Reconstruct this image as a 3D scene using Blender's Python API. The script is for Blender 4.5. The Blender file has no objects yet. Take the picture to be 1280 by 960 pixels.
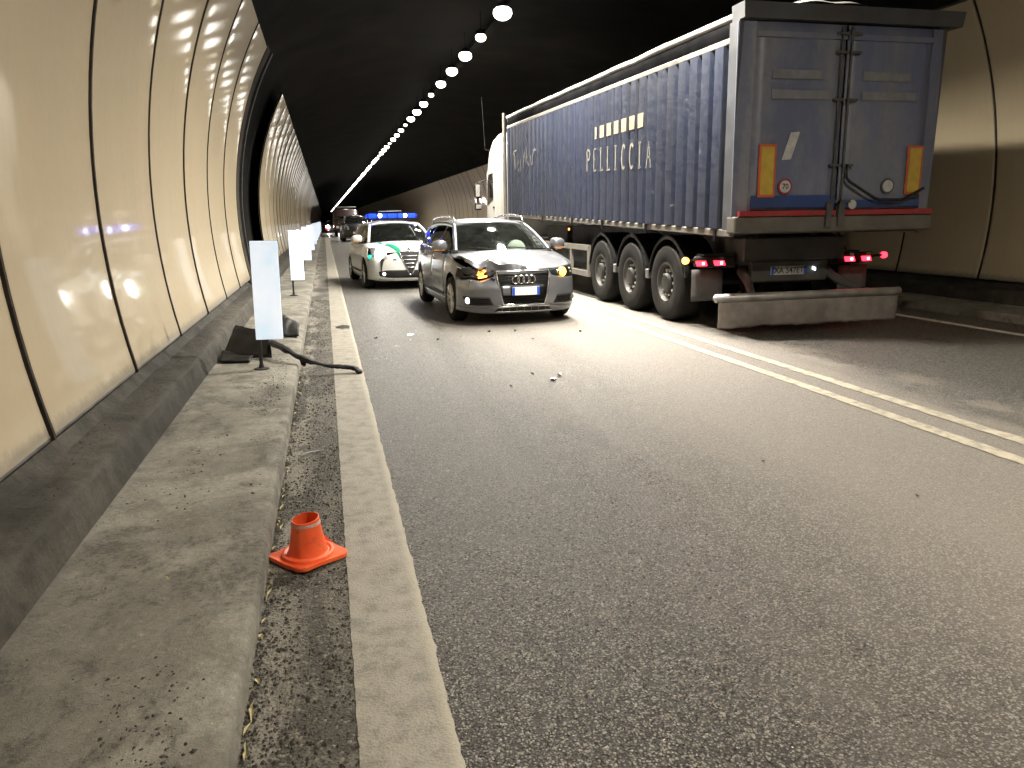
import bpy, bmesh, math, random
import numpy as np
from mathutils import Vector, Matrix, noise
random.seed(7); np.random.seed(7)
SC = bpy.context.scene
COL = SC.collection
PI = math.pi
# ------------------------------------------------------------------ camera, world, exposure
cam = bpy.data.cameras.new('camera'); cam.sensor_width = 36.0; cam.lens = 36.0*961/1280
cam.clip_start = 0.05; cam.clip_end = 1000
CAM = bpy.data.objects.new('camera', cam); COL.objects.link(CAM)
CAM_YAW, CAM_PITCH, CAM_ROLL = 13.2616, -12.2516, 0.9       # degrees: to the right, down, horizon lifted on the right
def cam_matrix():
    y, p, r = math.radians(CAM_YAW), math.radians(CAM_PITCH), math.radians(CAM_ROLL)
    fw = Vector((math.sin(y)*math.cos(p), math.cos(y)*math.cos(p), math.sin(p)))
    rt = Vector((math.cos(y), -math.sin(y), 0)); up = rt.cross(fw)
    R = rt*math.cos(r)-up*math.sin(r); U = rt*math.sin(r)+up*math.cos(r)
    m = Matrix(((R.x, U.x, -fw.x, 0), (R.y, U.y, -fw.y, 0), (R.z, U.z, -fw.z, 1.5), (0, 0, 0, 1)))
    return m
CAM.matrix_world = cam_matrix()
SC.camera = CAM
W = bpy.data.worlds.new('World'); SC.world = W; W.use_nodes = True
W.node_tree.nodes['Background'].inputs[0].default_value = (0.5, 0.55, 0.7, 1)
W.node_tree.nodes['Background'].inputs[1].default_value = 0.004
SC.view_settings.view_transform = 'Standard'; SC.view_settings.look = 'None'
SC.view_settings.exposure = 0.75; SC.view_settings.gamma = 1.0
SC.render.engine = 'CYCLES'
SC.cycles.use_denoising = True
SC.cycles.max_bounces = 5; SC.cycles.diffuse_bounces = 3; SC.cycles.glossy_bounces = 3; SC.cycles.transmission_bounces = 4; SC.cycles.transparent_max_bounces = 8
SC.cycles.sample_clamp_indirect = 6.0
SC.cycles.use_light_tree = True
SC.cycles.use_adaptive_sampling = True; SC.cycles.adaptive_threshold = .04; SC.cycles.adaptive_min_samples = 20
# power of the luminaires overhead, and of warm fill added in nearby dim ones
LAMP_X, LAMP_Z, LAMP_Y0, LAMP_STEP = 3.72, 5.5, 16.1, 2.12
LAMP_W, LAMP_FILL_W, LAMP_LIT_FROM = 510.0, 235.0, 7.2
# ------------------------------------------------------------------ helpers: nodes and materials
class NT:
    def __init__(s, name):
        s.m = bpy.data.materials.new(name); s.m.use_nodes = True
        s.t = s.m.node_tree; s.b = s.t.nodes['Principled BSDF']; s.out = s.t.nodes['Material Output']
    def n(s, ty, **kw):
        x = s.t.nodes.new(ty)
        for k, v in kw.items(): setattr(x, k, v)
        return x
    def l(s, a, b): s.t.links.new(a, b)
    def put(s, sock, v):
        if isinstance(v, bpy.types.NodeSocket): s.l(v, sock)
        elif isinstance(v, (tuple, list)) and len(v) == 3 and sock.type == 'RGBA': sock.default_value = (*v, 1)
        else: sock.default_value = v
    def pos(s):
        return s.n('ShaderNodeNewGeometry').outputs['Position']
    def obj(s): return s.n('ShaderNodeTexCoord').outputs['Object']
    def scale(s, v, sc):
        x = s.n('ShaderNodeVectorMath', operation='MULTIPLY'); s.l(v, x.inputs[0]); x.inputs[1].default_value = sc; return x.outputs[0]
    def noise(s, v, sc, det=4, rough=.55, dist=0):
        x = s.n('ShaderNodeTexNoise'); s.l(v, x.inputs['Vector']); x.inputs['Scale'].default_value = sc
        x.inputs['Detail'].default_value = det; x.inputs['Roughness'].default_value = rough; x.inputs['Distortion'].default_value = dist
        return x.outputs['Fac']
    def vor(s, v, sc, out='Distance', feat='F1'):
        x = s.n('ShaderNodeTexVoronoi', feature=feat); s.l(v, x.inputs['Vector']); x.inputs['Scale'].default_value = sc
        return x.outputs[out]
    def math(s, op, a, b=None, c=None, clamp=False):
        x = s.n('ShaderNodeMath', operation=op, use_clamp=clamp); s.put(x.inputs[0], a)
        if b is not None: s.put(x.inputs[1], b)
        if c is not None: s.put(x.inputs[2], c)
        return x.outputs[0]
    def rng(s, v, a, b, c=0., d=1.):
        x = s.n('ShaderNodeMapRange', clamp=True); s.put(x.inputs[0], v)
        for i, q in enumerate((a, b, c, d)): x.inputs[i+1].default_value = q
        return x.outputs[0]
    def mix(s, f, a, b):
        x = s.n('ShaderNodeMix', data_type='RGBA'); s.put(x.inputs[0], f); s.put(x.inputs[6], a); s.put(x.inputs[7], b); return x.outputs[2]
    def sep(s, v):
        x = s.n('ShaderNodeSeparateXYZ'); s.l(v, x.inputs[0]); return x.outputs
    def bump(s, h, st=.3, d=.01):
        x = s.n('ShaderNodeBump'); x.inputs['Strength'].default_value = st; x.inputs['Distance'].default_value = d
        s.l(h, x.inputs['Height']); s.l(x.outputs[0], s.b.inputs['Normal'])
    def set(s, **kw):
        for k, v in kw.items(): s.put(s.b.inputs[k.replace('_', ' ')], v)
        return s.m
MATS = {}
def simple(name, col, rough=.5, metal=0., spec=.5, coat=0., var=0., vs=8., emit=None, es=0., dirt=None, bump=0.):
    k = NT(name)
    c = col
    if var or dirt:
        p = k.obj(); nz = k.noise(p, vs, 5)
        c = k.mix(k.rng(nz, .3, .7), tuple(x*(1-var) for x in col), tuple(min(1, x*(1+var)) for x in col))
        if dirt:
            n2 = k.noise(p, vs*.35, 6, .65); c = k.mix(k.rng(n2, .42, .7, 0, dirt[3]), c, dirt[:3])
        k.set(Roughness=k.rng(nz, .2, .8, max(.02, rough-.08), min(1, rough+.12)))
        if bump: k.bump(nz, bump, .004)
    else: k.set(Roughness=rough)
    k.set(Base_Color=c, Metallic=metal)
    k.b.inputs['Specular IOR Level'].default_value = spec
    if coat: k.b.inputs['Coat Weight'].default_value = coat; k.b.inputs['Coat Roughness'].default_value = .04
    if emit: k.set(Emission_Color=emit, Emission_Strength=es)
    MATS[name] = k.m; return k.m
def M(n): return MATS[n]
# ------------------------------------------------------------------ helpers: mesh building
class MB:
    def __init__(s): s.v = []; s.f = []
    def add(s, vs, fs):
        o = len(s.v); s.v += [tuple(map(float, p)) for p in vs]; s.f += [tuple(i+o for i in f) for f in fs]; return s
    def box(s, x0, x1, y0, y1, z0, z1, fn=None, ch=0.):
        if ch:
            c = ch; pts = []
            for z, cc in ((z0, c), (z0+c, 0), (z1-c, 0), (z1, c)):
                pts.append([(x0+cc, y0+c+0*cc, z), (x0+c, y0+cc, z), (x1-c, y0+cc, z), (x1-cc, y0+c, z), (x1-cc, y1-c, z), (x1-c, y1-cc, z), (x0+c, y1-cc, z), (x0+cc, y1-c, z)])
            v = [p for r in pts for p in r]; f = []
            for r in range(3):
                for i in range(8): f.append((r*8+i, r*8+(i+1) % 8, (r+1)*8+(i+1) % 8, (r+1)*8+i))
            f.append(tuple(range(7, -1, -1))); f.append(tuple(range(24, 32)))
        else:
            v = [(x, y, z) for z in (z0, z1) for (x, y) in ((x0, y0), (x1, y0), (x1, y1), (x0, y1))]
            f = [(3, 2, 1, 0), (4, 5, 6, 7), (0, 1, 5, 4), (1, 2, 6, 5), (2, 3, 7, 6), (3, 0, 4, 7)]
        if fn: v = [fn(*p) for p in v]
        return s.add(v, f)
    def grid(s, g):                                  # g[i][j] -> point
        n, m = len(g), len(g[0]); v = [p for r in g for p in r]
        return s.add(v, [(i*m+j, i*m+j+1, (i+1)*m+j+1, (i+1)*m+j) for i in range(n-1) for j in range(m-1)])
    def tube(s, pts, r, n=8, cap=True, sq=None):
        pts = [Vector(p) for p in pts]; rs = r if isinstance(r, (list, tuple)) else [r]*len(pts)
        v = []; up = Vector((0, 0, 1))
        for i, p in enumerate(pts):
            t = (pts[min(i+1, len(pts)-1)]-pts[max(i-1, 0)]).normalized()
            a = t.cross(up)
            if a.length < .05: a = t.cross(Vector((0, 1, 0)))
            a.normalize(); b = a.cross(t).normalized()
            for k in range(n):
                q = 2*PI*k/n; v.append(p+(a*math.cos(q)+b*math.sin(q)*(sq or 1))*rs[i])
        m = len(pts); f = [(i*n+k, i*n+(k+1) % n, (i+1)*n+(k+1) % n, (i+1)*n+k) for i in range(m-1) for k in range(n)]
        if cap: f += [tuple(range(n-1, -1, -1)), tuple((m-1)*n+k for k in range(n))]
        return s.add(v, f)
    def lathe(s, prof, n=24, axis='z', c=(0, 0, 0), closed=False):   # prof: (radius, height along axis)
        v = []
        for (r, h) in prof:
            for k in range(n):
                q = 2*PI*k/n; a, b = r*math.cos(q), r*math.sin(q)
                p = (a, b, h) if axis == 'z' else ((h, a, b) if axis == 'x' else (a, h, b))
                v.append((p[0]+c[0], p[1]+c[1], p[2]+c[2]))
        m = len(prof); f = [(i*n+k, i*n+(k+1) % n, ((i+1) % m)*n+(k+1) % n, ((i+1) % m)*n+k) for i in range(m if closed else m-1) for k in range(n)]
        if not closed:
            if prof[0][0] > 1e-6: f.append(tuple(range(n-1, -1, -1)))
            if prof[-1][0] > 1e-6: f.append(tuple((m-1)*n+k for k in range(n)))
        return s.add(v, f)
    def prism(s, poly, y0, y1, fn=None):             # poly in (x,z), extruded along y
        n = len(poly); v = [(x, y0, z) for x, z in poly]+[(x, y1, z) for x, z in poly]
        if fn: v = [fn(*p) for p in v]
        return s.add(v, [tuple(range(n)), tuple(range(2*n-1, n-1, -1))]+[(i, i+n, (i+1) % n+n, (i+1) % n) for i in range(n)])
    def mesh(s, name, smooth=None):
        me = bpy.data.meshes.new(name); me.from_pydata(s.v, [], s.f); me.validate(); me.update()
        bm = bmesh.new(); bm.from_mesh(me); bmesh.ops.recalc_face_normals(bm, faces=bm.faces); bm.to_mesh(me); bm.free()
        if smooth is not None:
            me.polygons.foreach_set('use_smooth', [True]*len(me.polygons)); me.set_sharp_from_angle(angle=math.radians(smooth))
        return me
    def build(s, name, mat, parent=None, smooth=None, thick=0.):
        return link(name, s.mesh(name, smooth), mat, parent, thick)
def link(name, me, mat, parent=None, thick=0.):
    o = bpy.data.objects.new(name, me); COL.objects.link(o)
    if mat is not None and not me.materials: me.materials.append(M(mat) if isinstance(mat, str) else mat)
    if parent is not None: o.parent = parent
    if thick:
        md = o.modifiers.new('thickness', 'SOLIDIFY'); md.thickness = thick; md.offset = -1
    return o
def thing(name, label, cat, loc=(0, 0, 0), rz=0., group=None):
    o = bpy.data.objects.new(name, None); COL.objects.link(o); o.location = loc; o.rotation_euler = (0, 0, rz); o.empty_display_size = .2
    return tag(o, label, cat, group)
def tag(o, label, cat, group=None):
    o['label'] = label; o['category'] = cat
    if group: o['group'] = group
    return o
def struct(o): o['kind'] = 'structure'; return o
def stuff(o): o['kind'] = 'stuff'; return o
def dup(root, loc, rz=None, label=None, group=None):
    r = root.copy(); COL.objects.link(r); r.location = loc
    if rz is not None: r.rotation_euler = (0, 0, rz)
    if label: r['label'] = label
    if group: r['group'] = group
    for ch in list(root.children):
        c = ch.copy(); COL.objects.link(c); c.parent = r
        for g in list(ch.children):
            d = g.copy(); COL.objects.link(d); d.parent = c
    return r
def text_mesh(s, size, bold=0.0):
    cu = bpy.data.curves.new('txt', 'FONT'); cu.body = s; cu.size = size; cu.align_x = 'CENTER'; cu.align_y = 'CENTER'; cu.offset = bold
    o = bpy.data.objects.new('txt', cu); COL.objects.link(o); bpy.context.view_layer.update()
    me = bpy.data.meshes.new_from_object(o.evaluated_get(bpy.context.evaluated_depsgraph_get()))
    bpy.data.objects.remove(o); bpy.data.curves.remove(cu); me.materials.clear()
    return me
def fnz(x, y, z=0., s=1.): return noise.noise(Vector((x*s, y*s, z*s)))
def table(t, win=.06):
    xs = np.array([p[0] for p in t], float); ys = np.array([p[1] for p in t], float)
    g = np.linspace(xs[0], xs[-1], 401); h = np.interp(g, xs, ys); w = max(1, int(401*win/2))
    pad = np.concatenate([2*h[0]-h[w:0:-1], h, 2*h[-1]-h[-2:-w-2:-1]]); sm = np.convolve(pad, np.ones(2*w+1)/(2*w+1), 'valid')
    return lambda x: float(np.interp(x, g, sm))
# ------------------------------------------------------------------ materials of the setting
def mat_asphalt():
    k = NT('asphalt'); p = k.pos(); x, y, z = k.sep(p)
    stone = k.vor(p, 108., 'Color'); sr, sg, sb = k.sep(stone); d = k.vor(p, 108.)
    fine = k.noise(p, 260., 3, .6)
    big = k.noise(k.scale(p, (1.1, .16, 1)), 1.0, 5, .6)
    med = k.noise(p, 5.0, 6, .65)
    c = k.mix(k.rng(sr, .1, .95), (.036, .033, .029), (.40, .372, .322))
    c = k.mix(k.rng(d, .30, .55), c, (.012, .011, .010))                      # binder between the stones
    c = k.mix(k.rng(sg, .93, .96), c, (.33, .31, .27))                         # pale chippings
    c = k.mix(k.rng(big, .35, .66, 0, .3), c, (.095, .09, .08))
    # dust drifted over the road towards the centre line
    xd = k.math('ADD', x, k.math('MULTIPLY', k.math('SUBTRACT', big, .5), 2.2))
    xd = k.math('ADD', xd, k.math('MULTIPLY', k.math('SUBTRACT', med, .5), 1.0))
    dust = k.math('MULTIPLY', k.rng(xd, 1.3, 2.9), k.rng(xd, 4.6, 5.2, 1, 0))
    dust = k.math('MULTIPLY', dust, k.rng(fine, .2, .75, .45, .95))
    c = k.mix(k.math('MULTIPLY', dust, .74), c, (.30, .268, .235))
    # worn pale patches beside the centre line
    pt = k.math('MULTIPLY', k.math('MULTIPLY', k.rng(x, 4.42, 4.6), k.rng(x, 5.1, 5.4, 1, 0)), k.rng(k.noise(k.scale(p, (1.3, .5, 1)), 2.0, 4), .5, .58))
    c = k.mix(k.math('MULTIPLY', pt, .75), c, (.22, .195, .16))
    # trodden-in pale spots
    sp = k.math('MULTIPLY', k.rng(k.math('ADD', k.vor(p, 2.1), k.math('MULTIPLY', fine, .02)), .035, .045, 1, 0), k.rng(x, .3, .5))
    c = k.mix(k.math('MULTIPLY', sp, .8), c, (.42, .40, .34))
    # short rubber scuff
    ex = k.math('DIVIDE', k.math('SUBTRACT', k.math('SUBTRACT', x, k.math('MULTIPLY', k.math('SUBTRACT', y, 4.9), -.25)), 1.66), .10)
    ey = k.math('DIVIDE', k.math('SUBTRACT', y, 4.9), .34)
    e = k.math('ADD', k.math('MULTIPLY', ex, ex), k.math('MULTIPLY', ey, ey))
    stripes = k.rng(k.math('SINE', k.math('MULTIPLY', ex, 16.)), -.2, .5)
    c = k.mix(k.math('MULTIPLY', k.math('MULTIPLY', k.rng(e, .5, 1.2, 1, 0), stripes), .55), c, (.02, .02, .02))
    # long faint tyre track
    tr = k.math('ABSOLUTE', k.math('SUBTRACT', k.math('SUBTRACT', x, k.math('MULTIPLY', k.math('SUBTRACT', y, 6.), .03)), 1.2))
    tr = k.math('MULTIPLY', k.math('MULTIPLY', k.rng(tr, .06, .11, 1, 0), k.rng(med, .35, .6)), k.math('MULTIPLY', k.rng(y, 4.2, 5), k.rng(y, 8.5, 10, 1, 0)))
    c = k.mix(k.math('MULTIPLY', tr, .55), c, (.03, .029, .027))
    h = k.math('SUBTRACT', k.math('MULTIPLY', k.math('SUBTRACT', 1., d), k.rng(sb, 0, 1, .5, 1.)), k.math('MULTIPLY', fine, .35))
    k.bump(h, 1., .012)
    ro = k.math('ADD', k.rng(sb, 0, 1, .24, .5), k.math('MULTIPLY', dust, .16))
    k.set(Base_Color=c, Roughness=ro); k.b.inputs['Specular IOR Level'].default_value = .75; MATS['asphalt'] = k.m
def mat_line(name, col, wear):
    k = NT(name); p = k.pos(); d = k.vor(p, 100.); f = k.noise(p, 200., 3); m = k.noise(p, 9., 6, .7); b = k.noise(p, 1.2, 4)
    c = k.mix(k.rng(m, .3, .72), col, tuple(q*.72 for q in col))
    w = k.rng(k.math('ADD', m, k.math('MULTIPLY', f, .5)), .72+wear, .95+wear)
    c = k.mix(k.math('MULTIPLY', w, .55), c, (.07, .065, .055)); c = k.mix(k.rng(b, .5, .7, 0, .25), c, (.15, .135, .11)); c = k.mix(k.math('MULTIPLY', k.rng(f, .5, .7), .35), c, (.08, .075, .065))
    if name == 'edge_paint': c = k.mix(k.math('MULTIPLY', k.rng(k.math('ADD', k.sep(p)[0], k.math('MULTIPLY', m, .06)), .27, .31), .4), c, (.55, .50, .40))
    k.bump(k.math('ADD', d, f), .35, .004); k.set(Base_Color=c, Roughness=.65); MATS[name] = k.m
def mat_concrete(name, a, b, stain, sx=1.):
    k = NT(name); p = k.pos(); ps = k.scale(p, (1., sx, 1.))
    n1 = k.noise(ps, 1.1, 7, .62, .4); n2 = k.noise(p, 6., 7, .7); n3 = k.noise(p, 38., 7, .75); n4 = k.noise(p, 240., 3, .7)
    n5 = k.noise(k.scale(p, (2., 1.3, 2.)), 1.6, 7, .7, .3)
    c = k.mix(k.rng(k.math('ADD', n1, k.math('MULTIPLY', k.math('SUBTRACT', n3, .5), .12)), .45, .535), a, b)
    c = k.mix(k.math('MULTIPLY', k.rng(n2, .45, .72), .55), c, tuple(q*.5 for q in b))
    c = k.mix(k.math('MULTIPLY', k.math('MULTIPLY', k.rng(k.math('ADD', n5, k.math('MULTIPLY', k.math('SUBTRACT', n3, .5), .3)), .50, .60), k.rng(n3, .34, .62)), .85), c, stain)
    c = k.mix(k.rng(n3, .40, .66, .45, 0), c, tuple(q*.4 for q in b)); c = k.mix(k.rng(n3, .60, .74, 0, .7), c, tuple(min(1, q*1.5) for q in a))
    c = k.mix(k.math('MULTIPLY', k.rng(n4, .52, .7), .5), c, stain)
    k.bump(k.math('ADD', k.math('MULTIPLY', n3, .7), k.math('ADD', n2, k.math('MULTIPLY', n4, .35))), .8, .014)
    k.set(Base_Color=c, Roughness=k.rng(n2, .3, .7, .62, .9)); k.b.inputs['Specular IOR Level'].default_value = .35; MATS[name] = k.m
def mat_gutter():
    k = NT('gutter_dirt'); p = k.pos()
    n1 = k.noise(k.scale(p, (2, .7, 1)), 1.6, 6, .65, .5); n3 = k.noise(p, 40., 6, .75); d = k.vor(p, 85.); r = k.sep(k.vor(p, 85., 'Color'))[0]; x = k.sep(p)[0]
    c = k.mix(k.rng(n3, .3, .7), (.028, .026, .022), (.085, .078, .066))
    c = k.mix(k.rng(r, .86, .95, 0, .8), c, (.2, .18, .14))
    slab = k.math('MULTIPLY', k.rng(n1, .47, .53), k.rng(x, -.25, -.17, 1, .35))
    c = k.mix(k.math('MULTIPLY', slab, k.rng(n3, .25, .55)), c, (.22, .206, .175))
    k.bump(k.math('ADD', n3, k.math('MULTIPLY', k.math('SUBTRACT', 1., d), .6)), .8, .012)
    k.set(Base_Color=c, Roughness=.8); MATS['gutter_dirt'] = k.m
def mat_panel():
    k = NT('enamel_panel'); p = k.pos(); x, y, z = k.sep(p)
    rnd = k.n('ShaderNodeObjectInfo').outputs['Random']
    n1 = k.noise(k.scale(p, (1, 1, .35)), 1.3, 5, .6); n2 = k.noise(p, 14., 6, .7); n3 = k.noise(k.scale(p, (1, 5, .25)), 3., 5, .65)
    c = k.mix(k.rng(n1, .3, .7), (.54, .445, .295), (.48, .40, .265))
    c = k.mix(k.rng(rnd, 0, 1, 0, .22), c, (.39, .33, .235))
    c = k.mix(k.rng(n3, .52, .8, 0, .28), c, (.36, .31, .23))                       # runs of grime
    edge = k.math('ADD', z, k.math('MULTIPLY', k.math('SUBTRACT', n2, .5), .14))
    c = k.mix(k.rng(edge, .475, .53, .8, 0), c, (.20, .18, .145))                    # splash dirt on the lower rim
    c = k.mix(k.rng(edge, .5, .95, .22, 0), c, (.3, .26, .19))
    k.bump(k.math('ADD', n1, k.math('MULTIPLY', n2, .03)), .035, .03)
    k.set(Base_Color=c, Roughness=k.rng(n2, .3, .7, .36, .48)); k.b.inputs['Specular IOR Level'].default_value = .45
    k.b.inputs['Coat Weight'].default_value = .34; k.b.inputs['Coat Roughness'].default_value = .06; MATS['enamel_panel'] = k.m
mat_asphalt(); mat_gutter(); mat_panel()
mat_line('edge_paint', (.29, .272, .228), .0)
mat_line('centre_paint', (.45, .41, .325), .0)
mat_line('side_paint', (.72, .70, .66), .03)
mat_concrete('walkway_concrete', (.34, .325, .28), (.225, .213, .18), (.028, .026, .022))
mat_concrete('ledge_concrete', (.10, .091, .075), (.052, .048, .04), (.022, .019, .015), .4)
simple('soot', (.011, .0103, .0095), .95, var=.6, vs=.7, spec=.08)
simple('joint', (.022, .018, .014), .7, var=.6, vs=9., dirt=(.10, .085, .065, .5), spec=.25)
simple('steel_dark', (.05, .05, .052), .5, .6, var=.3)
simple('steel_grey', (.22, .22, .22), .45, .7, var=.3)
simple('lamp_lens', (.9, .9, .9), .4, emit=(1., .96, .89), es=9.)
simple('lamp_lens_dim', (.9, .9, .9), .4, emit=(1., .88, .66), es=4.)
simple('stone', (.055, .05, .042), .85, var=.6, vs=40.)
simple('litter', (.42, .36, .19), .8, var=.4, vs=20.)
# ------------------------------------------------------------------ the tunnel
Y0, Y1 = -14., 420.
WCX, WCZ, WR = 4.3, 1.65, 5.83
def wx(z, side=-1, r=WR): return WCX+side*math.sqrt(r*r-(z-WCZ)**2)
def ysamp(n0=-2., n1=16., st=.12):
    a = [Y0, -8., -4.]+list(np.arange(n0, n1, st))
    q = n1
    while q < Y1: a.append(q); q += max(.4, (q-n1)*.12+.4)
    return a+[Y1]
YS = ysamp()
# road sheet
m = MB(); m.grid([[(-.5, Y0, 0), (9.2, Y0, 0)], [(-.5, Y1, 0), (9.2, Y1, 0)]]); struct(m.build('road', 'asphalt'))
def strip(name, x0, x1, z, mat, j0, j1, ys=None, s=9., brk=None):
    m = MB(); g = []
    for y in (ys or ysamp(-1., 15., .035)):
        a = j0*(fnz(3.1, y, x0, s)+.7*fnz(1.7, y, x0, s*3.3)); b = j1*(fnz(7.7, y, x1, s)+.7*fnz(5.2, y, x1, s*3.3))
        g.append([(x0+a, y, z), (x0*.5+x1*.5, y, z), (x1+b, y, z)])
    m.grid(g); return struct(m.build(name, mat))
strip('gutter', -.345, .02, .004, 'gutter_dirt', 0, .012)
strip('edge_line', 0., .285, .008, 'edge_paint', .004, .008, s=22.)
strip('centre_line', 3.975, 4.095, .005, 'centre_paint', .012, .012)
strip('centre_line', 4.33, 4.45, .005, 'centre_paint', .016, .016)
strip('far_edge_line', 8.08, 8.22, .005, 'side_paint', .008, .008)
# walkway and ledge on the near side, mirrored on the far side (profiles x,z from the kerb to the wall)
def profile_run(name, prof, mat, amp, mirror=None, ys=YS):
    m = MB(); g = []
    # refine the profile
    P = [prof[0]]
    for a, b in zip(prof, prof[1:]):
        n = max(1, int(math.hypot(b[0]-a[0], b[1]-a[1])/.07))
        P += [(a[0]+(b[0]-a[0])*i/n, a[1]+(b[1]-a[1])*i/n) for i in range(1, n+1)]
    for y in ys:
        r = []
        for i, (x, z) in enumerate(P):
            e = amp if 0 < i < len(P)-1 else 0
            dx = e*(fnz(x*2, y*1.1, 4.)+.6*fnz(x*5, y*7, 1.)); dz = e*.8*(fnz(x*3, y*.9, 9.)+.5*fnz(x*6, y*6, 3.))
            X = x+dx
            if mirror is not None: X = 2*mirror-X
            r.append((X, y, z+dz))
        g.append(r)
    m.grid(g); return struct(m.build(name, mat, smooth=35))
KERB = [(-.335, -.03), (-.34, .095), (-.352, .112), (-.375, .118), (-.46, .122), (-1.13, .128)]
LEDGE = [(-1.125, .10), (-1.15, .20), (-1.175, .285), (-1.20, .305), (-1.31, .315), (-1.40, .33), (-1.47, .40), (-1.56, .44), (-1.78, .60)]
profile_run('walkway', KERB, 'walkway_concrete', .008)
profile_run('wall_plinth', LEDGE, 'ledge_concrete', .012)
profile_run('far_walkway', KERB, 'walkway_concrete', .006, WCX-.02)
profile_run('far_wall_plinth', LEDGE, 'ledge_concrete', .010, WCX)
# slab joints across the walkway
# vault: soot-blackened concrete
VR = 6.08
m = MB(); g = []
for y in [Y0, 0, 5, 10, 16, 25, 50, 100, 200, Y1]:
    r = [(WCX+VR*math.cos(a), y, WCZ+VR*math.sin(a)) for a in np.radians(np.linspace(-12, 30.6, 12))]
    r += [(WCX+5.233*math.cos(a), y, 4.75+1.3*math.sin(a)) for a in np.radians(np.linspace(3, 177, 28))]
    r += [(WCX-VR*math.cos(a), y, WCZ+VR*math.sin(a)) for a in np.radians(np.linspace(30.6, -12, 12))]
    g.append(r)
m.grid(g); struct(m.build('tunnel_vault', 'soot', smooth=60))
m = MB(); m.grid([[(-3, Y1-.1, -1), (12, Y1-.1, -1)], [(-3, Y1-.1, 9), (12, Y1-.1, 9)]]); struct(m.build('tunnel_end', 'soot'))
# panelled walls
PZ0, PZ1, PW = .45, 4.5, 1.83
def panel_mesh(width, side, name='panel', nz=22):
    m = MB(); g = []
    ys = [0., .004, .014, .05, width*.25, width*.5, width*.75, width-.05, width-.014, width-.004, width]
    of = [.035, .008, .001, 0, -.0015, -.002, -.0015, 0, .001, .008, .035]
    for y, o in zip(ys, of):
        r = []
        for i in range(nz+1):
            z = PZ0+(PZ1-PZ0)*i/nz; a = math.asin((z-WCZ)/WR); rr = WR+o
            r.append((WCX+side*rr*math.cos(a), y, WCZ+rr*math.sin(a)))
        g.append(r)
    m.grid(g); return m.mesh(name, 50)
def joint_mesh(side, w=.027, r0=-.007):
    m = MB(); g = []
    for y, o in ((-w/2, .03), (-w/2, 0), (w/2, 0), (w/2, .03)):
        r = []
        for i in range(23):
            z = PZ0-.02+(PZ1-PZ0+.02)*i/22; a = math.asin((z-WCZ)/WR); rr = WR+r0+o
            r.append((WCX+side*rr*math.cos(a), y, WCZ+rr*math.sin(a)))
        g.append(r)
    m.grid(g)
    return m.mesh('joint_strip', 40)
def rail(side, y0, y1, parent):
    m = MB(); a = math.asin((PZ0-WCZ)/WR); x = WCX+side*(WR+.01)*math.cos(a)
    m.box(min(x, x+side*.05), max(x, x+side*.05), y0, y1, PZ0-.02, PZ0+.004); m.build('bottom_rail', 'steel_grey', parent)
    a = math.asin((PZ1-WCZ)/WR); x = WCX+side*(WR+.0)*math.cos(a)
    m = MB(); m.box(min(x-.02, x+side*.06), max(x-.02, x+side*.06), y0, y1, PZ1+.002, PZ1+.03); m.build('top_rail', 'steel_dark', parent)
def wall(label, side, starts, y_end_far=None, far0=None):
    root = thing('tunnel_wall', label, 'wall', (0, 0, 0))
    pm = panel_mesh(PW-.046, side); jm = joint_mesh(side)
    for i, y in enumerate(starts):
        o = link('panel', pm, 'enamel_panel', root); o.location = (random.uniform(-.004, .004), y+.023, 0); o.rotation_euler = (0, 0, random.uniform(-.0022, .0022))
        j = link('joint_strip', jm, 'joint', root); j.location = (0, y, 0)
    j = link('joint_strip', jm, 'joint', root); j.location = (0, starts[-1]+PW, 0)
    rail(side, starts[0], starts[-1]+PW, root)
    if far0:
        m = MB(); y = far0; src = panel_mesh(PW-.03, side, 'tmp', 10)
        V = [tuple(v.co) for v in src.vertices]; F = [tuple(p.vertices) for p in src.polygons]
        while y < y_end_far:
            m.add([(a, b+y, c) for a, b, c in V], F); y += PW
        stuff(m.build('far_panels', 'enamel_panel', root, smooth=50))
        rail(side, far0, y_end_far, root)
    return root
near = [4.2+PW*k for k in range(-4, 6)]
wn = wall('cream enamel panelled tunnel wall beside the walkway, ending at the dark niche', -1, near)
fs = 20.4
wall('cream enamel panelled tunnel wall running on past the dark niche behind the delineators', -1, [fs+PW*k for k in range(30)], 400., fs+PW*30)
rs = 10.2-PW*6
wall('cream enamel panelled tunnel wall on the far side beyond the blue truck', 1, [rs+PW*k for k in range(36)], 400., rs+PW*36)
# niche: end trims and black rubber edge
m = MB(); g = []
for y, o in ((16.4, -.02), (16.4, .2)):
    g.append([(WCX-(WR+o)*math.cos(math.asin((z-WCZ)/WR)), y-o*.0, WCZ+(WR+o)*(z-WCZ)/WR) for z in np.linspace(PZ0, PZ1, 20)])
def trim(y0, y1, name, mat, o0=.0, o1=.20):
    m = MB(); R = []
    for z in np.linspace(PZ0-.1, PZ1+.05, 22):
        ca, sa = math.cos(math.asin((z-WCZ)/WR)), (z-WCZ)/WR
        R.append([(WCX-(WR+o)*ca, y, WCZ+(WR+o)*sa) for y, o in ((y0, o0), (y1, o0), (y1, o1), (y0, o1), (y0, o0))])
    m.grid(R); return m.build(name, mat, wn, smooth=30)
yend = near[-1]+PW
trim(yend+.03, yend+.62, 'end_trim', 'joint', .01)
trim(yend+.64, yend+.80, 'niche_edge', 'steel_dark', -.03)
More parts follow.
